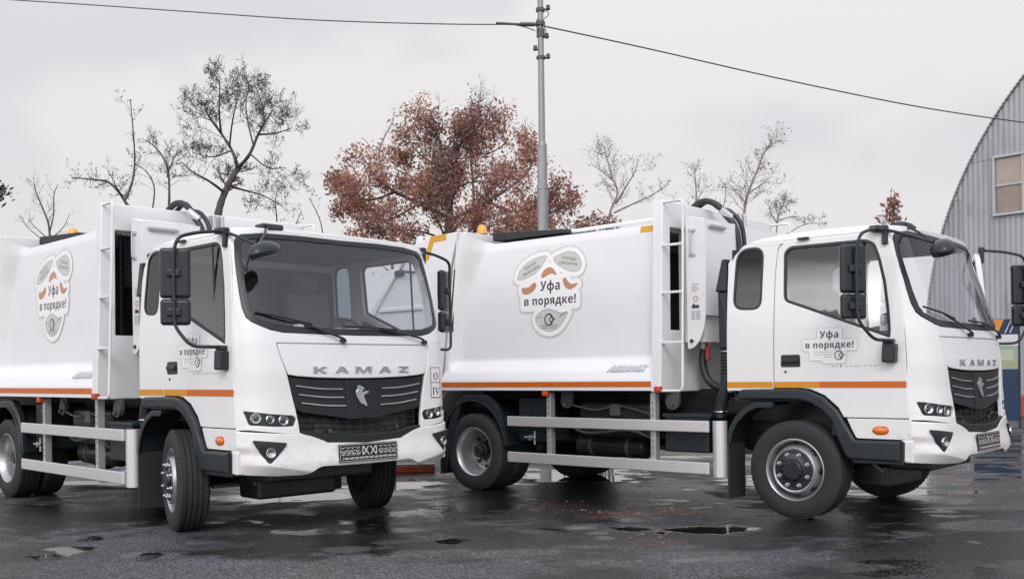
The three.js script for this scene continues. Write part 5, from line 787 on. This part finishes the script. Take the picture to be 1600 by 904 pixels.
const autumn = leafMat([[0.21, 0.125, 0.12], [0.30, 0.15, 0.125], [0.42, 0.20, 0.15], [0.56, 0.28, 0.185]]);
tree('bare_tree', 'tall bare dark tree forking behind the cab of the left truck', null, { D: 24, seed: 3, density: 5.4, len: 0.95, levels: 3, twig: 0.85, specks: 6500, up: 0.3, spread: 0.95,
  limbs: [{ p: [[338, 345], [345, 316], [358, 285, 0.1], [372, 262, 0.2]], w: [13, 8], from: 0.5, k: 0.3, len: 0.6 }, { from: 0.42, p: [[372, 262, 0.2], [362, 235, 0.5], [345, 208, 0.7], [328, 185, 0.6], [320, 170, 0.6]], w: [6, 2] }, { from: 0.42, p: [[372, 262, 0.2], [390, 240, -0.3], [403, 210, -0.4], [413, 192, -0.6], [426, 172, -0.5]], w: [6, 2] }, { p: [[345, 208, 0.7], [342, 175, 0.2], [343, 145, 0], [342, 118, -0.2]], w: [4, 1.2] }, { p: [[358, 228, 0.5], [362, 195, 0.1], [368, 165, -0.2], [376, 140, -0.3]], w: [3.4, 1.1] }, { p: [[396, 228, -0.3], [388, 195, 0.1], [384, 160, 0.3], [390, 135, 0.3]], w: [3, 1] }, { p: [[350, 300], [325, 282, -0.6], [300, 268, -0.9], [282, 252, -0.8]], w: [5, 1.5], k: 0.6 }, { p: [[355, 290], [385, 298, 0.6], [410, 305, 0.8], [440, 322, 0.6]], w: [4, 1.2], k: 0.7 }, { p: [[403, 210, -0.4], [430, 208, 0.1], [455, 200, 0.4]], w: [3.5, 1.2] }, { p: [[390, 240, -0.3], [420, 262, -0.8], [446, 262, -1.0]], w: [3, 1] }, { p: [[413, 192, -0.6], [408, 160, -0.2], [398, 132, 0.1]], w: [2.6, 1], k: 0.6 }, { p: [[362, 235, 0.5], [330, 245, 1.0], [300, 238, 1.3]], w: [3, 1], from: 0.5 }] });
tree('bare_tree', 'slim leafless tree with one long shoot above the left bulkhead', null, { D: 26, seed: 14, density: 3.4, len: 0.7, levels: 2, twig: 0.8, specks: 700, limbs: [{ p: [[215, 345], [197, 318], [185, 300, 0.2], [168, 284, 0.2], [140, 280, 0], [112, 277, 0]], w: [6, 1.5], k: 0.8 }, { p: [[194, 314], [206, 285, 0.3], [210, 250, 0.3], [207, 200, 0.1], [203, 155, 0]], w: [4, 1.2], k: 0.7 }, { p: [[190, 306], [180, 290, -0.4], [172, 272, -0.6]], w: [3, 1] }] });
tree('bare_tree', 'spindly bare sapling between the long shoot and the tall dark tree', null, { D: 25, seed: 25, density: 4, len: 0.65, levels: 2, twig: 0.8, specks: 420, limbs: [{ p: [[262, 345], [264, 305], [262, 268, 0.1], [254, 245, 0.2], [240, 228, 0.2], [228, 220, 0.2]], w: [4.5, 1.4] }, { p: [[236, 340], [240, 290, 0.4], [228, 268, 0.5], [216, 258, 0.4]], w: [3, 1], k: 0.8 }, { p: [[262, 268, 0.1], [270, 250, -0.3], [274, 240, -0.3]], w: [2.4, 1] }] });
tree('bare_tree', 'thin leafless shoots above the body of the left truck', null, { D: 27, seed: 31, density: 3.0, len: 0.5, levels: 2, twig: 0.7, specks: 60, limbs: [{ p: [[78, 380], [75, 350], [66, 325, 0.2], [55, 298, 0.1], [52, 285, 0]], w: [4, 1] }, { p: [[77, 362], [83, 335, 0.2], [84, 302, 0.3], [90, 288, 0.3]], w: [2.8, 1] }, { p: [[76, 375], [60, 360, -0.2], [42, 342, -0.3]], w: [2, 0.8] }, { p: [[80, 372], [98, 355, 0.3], [108, 335, 0.4]], w: [2, 0.8] }, { p: [[60, 370], [40, 352, 0.4], [30, 335, 0.5]], w: [1.6, 0.8] }] });
tree('bare_tree', 'tiny bare shoots behind the roof of the left cab', null, { D: 27, seed: 39, density: 1.6, len: 0.4, levels: 2, twig: 0.7, specks: 160, limbs: [{ p: [[432, 370], [432, 340], [430, 310, 0.2], [436, 292, 0.1]], w: [2.6, 0.9] }, { p: [[506, 380], [500, 345, 0.3], [490, 322, 0.4], [482, 308, 0.4]], w: [2, 0.8] }, { p: [[450, 372], [462, 350, 0.3], [470, 330, 0.4]], w: [2, 0.8] }] });
// the red-brown tree
tree('autumn_tree', 'broad tree with rust red autumn leaves behind the pole', null, { D: 28, seed: 52, density: 3.4, len: 1.0, levels: 3, twig: 0.6, mat: 2, up: 0.34, leafN: 34000, leafS: 0.046, airy: 0.46, leafM: autumn, spread: 0.9,
  limbs: [{ p: [[700, 385], [702, 340], [700, 300, 0.1], [695, 270, 0.2]], w: [16, 9], from: 0.5 }, { p: [[700, 300, 0.1], [690, 262, 0.4], [690, 230, 0.6], [680, 205, 0.6], [672, 192, 0.5]], w: [8, 1.6], k: 0.9 }, { p: [[695, 270, 0.2], [714, 232, -0.4], [740, 205, -0.5], [756, 190, -0.5]], w: [7, 1.6] }, { p: [[702, 340], [655, 318, -0.8], [618, 300, -1.2], [590, 280, -1.3], [570, 250, -1.0]], w: [7, 1.6], len: 0.85 }, { p: [[702, 345], [760, 315, 1.0], [800, 290, 1.4], [828, 262, 1.5], [836, 230, 1.3]], w: [7, 1.6], len: 0.85 }, { p: [[618, 300, -1.2], [575, 312, -0.4], [545, 300, 0], [532, 290, 0.1]], w: [4, 1.2], len: 0.7 }, { p: [[690, 262, 0.4], [655, 240, 1.0], [636, 215, 1.2]], w: [4, 1.4] }, { p: [[712, 225, -0.4], [760, 240, -1.0], [795, 222, -1.2]], w: [4, 1.4] }, { p: [[690, 222, 0.6], [665, 200, 0.2], [656, 186, 0.1]], w: [3, 1.2] }, { p: [[760, 315, 1], [810, 330, 0.2], [850, 320, -0.2], [872, 290, -0.3]], w: [4, 1.2], len: 0.6 }, { p: [[655, 318, -0.8], [600, 345, 0.2], [560, 340, 0.5], [535, 322, 0.6]], w: [4, 1.2], len: 0.8 }, { p: [[700, 300, 0.1], [702, 262, -0.8], [708, 228, -1.0], [712, 198, -0.9]], w: [6, 1.4] }, { p: [[702, 320], [722, 270, 1.2], [730, 235, 1.5], [726, 205, 1.5]], w: [5, 1.4] }, { p: [[702, 330], [720, 290, -1.2], [770, 285, -1.6], [800, 312, -1.5]], w: [4, 1.2] }, { p: [[704, 380], [660, 362, -1.2], [620, 358, -1.5], [585, 362, -1.4]], w: [4, 1.2], len: 0.8 }, { p: [[704, 384], [745, 360, -1.0], [790, 348, -1.4], [830, 345, -1.2]], w: [4, 1.2], len: 0.8 }, { p: [[720, 395], [800, 350, 0.8], [862, 330, 1.0], [900, 322, 1.0]], w: [4, 1.2], len: 0.7 }, { p: [[690, 395], [600, 345, 0.9], [552, 318, 1.0], [530, 285, 1.0]], w: [4, 1.2], len: 0.8 }, { p: [[704, 384], [715, 352, -1.4], [735, 335, -1.6]], w: [3, 1.2], len: 0.7 }, { p: [[690, 400], [640, 385, -1.0], [590, 380, -1.2], [556, 372, -1.2]], w: [3, 1], len: 0.7 }, { p: [[698, 400], [688, 350, 1.2], [672, 300, 1.5]], w: [3, 1], len: 0.7 }, { p: [[710, 400], [742, 352, 1.0], [768, 318, 1.2]], w: [3, 1], len: 0.7 }, { p: [[715, 400], [775, 375, -1.4], [830, 368, -1.4], [860, 356, -1.2]], w: [3, 1], len: 0.7 }, { p: [[704, 384], [680, 340, -1.6], [668, 318, -1.7], [650, 300, -1.6]], w: [3, 1.2], len: 0.7 }, { p: [[700, 330], [672, 285, 1.4], [640, 275, 1.8], [615, 262, 1.7]], w: [4, 1.2] }] });
tree('bare_tree', 'leafless branches sticking out left of the rust red tree', null, { D: 30, seed: 61, density: 1.2, len: 0.5, levels: 2, twig: 0.8, specks: 80, mat: 1, limbs: [{ p: [[612, 350], [608, 310], [598, 270, 0.2], [592, 240, 0.2], [600, 215, 0.3], [612, 192, 0.3], [616, 175, 0.3]], w: [4.5, 1.1] }, { p: [[594, 250, 0.2], [582, 235, 0.3], [570, 218, 0.4]], w: [2.4, 0.9] }, { p: [[600, 292], [560, 288, -0.2], [520, 280, -0.3], [500, 270, -0.3]], w: [2.6, 0.9] }] });
tree('bare_tree', 'thin bare upright branches above the crown of the rust red tree', null, { D: 30, seed: 66, density: 3.2, len: 0.8, levels: 2, twig: 0.8, specks: 220, mat: 1, limbs: [{ p: [[740, 300], [736, 240], [742, 195, 0.2], [748, 160, 0.2], [752, 140, 0.3]], w: [4, 1], from: 0.4 }, { p: [[742, 205, 0.2], [760, 180, 0.3], [772, 150, 0.4]], w: [2.4, 0.9] }, { p: [[690, 250], [685, 200, 0.3], [686, 150, 0.3]], w: [2.6, 0.9], from: 0.4 }, { p: [[800, 270], [812, 225, 0.2], [822, 190, 0.3]], w: [2.4, 0.9] }] });
tree('bare_tree', 'bare branching tree just right of the pole', null, { D: 27, seed: 72, density: 5.0, len: 0.8, levels: 2, twig: 0.8, specks: 900, mat: 1, limbs: [{ p: [[948, 370], [954, 330], [965, 300, 0.2], [956, 275, 0.3], [948, 245, 0.3], [944, 228, 0.3]], w: [4.4, 1.1] }, { p: [[962, 318], [978, 292, -0.3], [992, 268, -0.4], [998, 250, -0.4]], w: [3.2, 1.0] }, { p: [[960, 332], [990, 318, 0.4], [1018, 305, 0.6], [1042, 290, 0.6]], w: [3.2, 1.0] }, { p: [[958, 280, 0.3], [940, 268, 0.6], [924, 256, 0.7]], w: [1.9, 0.7] }] });
tree('bare_tree', 'bare slanting tree between the bulkhead and cab of the right truck', null, { D: 27, seed: 84, density: 5.0, len: 0.75, levels: 2, twig: 0.8, specks: 1000, mat: 1, limbs: [{ p: [[1160, 380], [1163, 335], [1168, 305, 0.1], [1182, 270, 0.2], [1197, 235, 0.3], [1218, 218, 0.4]], w: [5.6, 1.3] }, { p: [[1170, 302], [1190, 288, -0.4], [1205, 275, -0.5]], w: [2.4, 0.8] }, { p: [[1166, 318], [1150, 300, 0.5], [1138, 285, 0.6]], w: [2.1, 0.8] }] });
tree('bare_tree', 'faint bare shoots left of the slanting tree by the right bulkhead', null, { D: 29, seed: 88, density: 4, len: 0.6, levels: 2, twig: 0.8, specks: 220, mat: 1, limbs: [{ p: [[1088, 370], [1089, 320], [1087, 285, 0.1], [1085, 258, 0.1]], w: [3.2, 1.0] }, { p: [[1128, 370], [1130, 330, 0.4], [1134, 300, 0.4], [1132, 285, 0.4]], w: [2.4, 0.8] }, { p: [[1089, 320], [1096, 300, 0.3], [1105, 290, 0.3]], w: [1.6, 0.6] }] });
tree('bare_tree', 'low twiggy bush showing over the roof of the right cab', null, { D: 29, seed: 93, density: 5.0, len: 0.5, levels: 2, twig: 0.6, specks: 900, mat: 1, limbs: [{ p: [[1212, 390], [1216, 340], [1222, 322, 0.1], [1230, 312, 0.1]], w: [2.7, 0.8] }, { p: [[1216, 345], [1240, 338, 0.3], [1262, 342, 0.4]], w: [1.9, 0.7] }, { p: [[1216, 350], [1204, 330, -0.3], [1206, 315, -0.3]], w: [1.9, 0.7] }, { p: [[1230, 365], [1260, 350, 0.5], [1290, 348, 0.6]], w: [1.9, 0.7] }] });
tree('young_tree', 'small tree with red brown leaves rising over the right cab roof', null, { D: 30, seed: 97, density: 6, len: 0.34, levels: 2, twig: 0.7, up: 0.6, mat: 2, leafN: 250, leafS: 0.07, leafM: autumn.slice(0, 3), limbs: [{ p: [[1394, 420], [1394, 360], [1396, 335, 0.1], [1397, 312, 0.1]], w: [5, 1.2], from: 0.35 }, { p: [[1394, 390], [1384, 362, 0.2], [1378, 345, 0.2]], w: [2.5, 1], from: 0.4 }, { p: [[1394, 385], [1404, 358, -0.2], [1409, 345, -0.2]], w: [2.5, 1], from: 0.4 }] });
tree('leafy_tree', 'dark leafy branch tips at the left edge above the left truck', null, { D: 26, seed: 99, density: 4.5, len: 0.55, levels: 2, twig: 0.8, leafN: 420, leafS: 0.075, leafM: leafMat([[0.045, 0.05, 0.04], [0.06, 0.06, 0.05]]), limbs: [{ p: [[-80, 420], [-70, 350], [-50, 318, 0.1], [-26, 306, 0.1], [-6, 298, 0.1]], w: [7, 1.6], from: 0.6 }, { p: [[-50, 322, 0.1], [-26, 316, 0.3], [-6, 316, 0.3]], w: [3, 1] }] });
// low rusty shrub right of the pole
{ const r = rng(123), D = 27, c = at(915, 352, D), o = thing('autumn_shrub', 'low rust brown bush right of the pole behind the truck body', 'shrub', [c.x, 0, -D]); const st = [], sets = [[], [], []];
  for (let i = 0; i < 34; i++) { const x = (r() - 0.5) * 1.7, h = at(0, 338 + 10 * r() + Math.abs(x) * 6, D).y + (at(900, 340, D).y - at(0, 340, D).y), b = V(x * 0.7, 0, (r() - 0.5) * 0.9), t = V(x + (r() - 0.5) * 0.3, h, (r() - 0.5) * 1.2); st.push(sweep([b, b.clone().lerp(t, 0.5).add(V((r() - 0.5) * 0.2, 0, 0)), t], (q) => 0.018 * (1 - 0.7 * q), 4)); for (let k = 0; k < 60; k++) { const q = 0.62 + 0.4 * r(); quad(sets[Math.floor(r() * 3)], b.clone().lerp(t, q).add(V(r() - 0.5, (r() - 0.5) * 0.5, r() - 0.5).multiplyScalar(0.4)), 0.06, r); } }
  obj('stems', st, bark[2], o).userData = { kind: 'stuff' }; sets.forEach((s, i) => { obj('foliage', leavesGeo(s), autumn[i], o).userData = { kind: 'stuff' }; }); }

// fallen leaves on the wet asphalt
{ const r = rng(404), pos = [[], []]; for (const s of rust) for (let i = 0; i < 34 * s.k; i++) { const x = s.x + (r() + r() - 1) * s.rx * 1.3, z = s.z + (r() + r() - 1) * s.rz * 2.2, a = r() * 6.3, L = 0.010 + 0.014 * r(), c = Math.cos(a) * L, d = Math.sin(a) * L, q = [[c, d], [-d * 0.6, c * 0.6], [-c, -d], [d * 0.6, -c * 0.6]].map(([u, v]) => [x + u, 0.006 + 0.006 * r(), z + v]); for (const k of [0, 2, 1, 0, 3, 2]) pos[i % 2].push(...q[k]); }
  const o = new THREE.Group(); o.name = 'fallen_leaves'; o.userData = { kind: 'stuff', label: 'rust brown leaf litter lying on the wet asphalt', category: 'leaves' }; scene.add(o); pos.forEach((p, i) => obj('leaf_litter', leavesGeo(p), autumn[i + 1], o)); }

// low red kerb lying behind the left truck
{ const a = at(626, 733, 13.25), b = at(676, 732, 13.3); const o = thing('red_kerb', 'low red painted kerb on the wet asphalt seen under the left bumper', 'kerb', [(a.x + b.x) / 2, 0, -13.28]); obj('kerb_block', [box(-0.42, 0.24, 0.0, 0.095, -0.07, 0.07, 0.015)], std([0.50, 0.085, 0.03], 0.5, { roughnessMap: speck }), o); obj('kerb_cap', [box(-0.42, 0.24, 0.097, 0.115, -0.06, 0.06, 0.006)], std([0.5, 0.45, 0.44], 0.5), o); }

renderer.render(scene, camera);
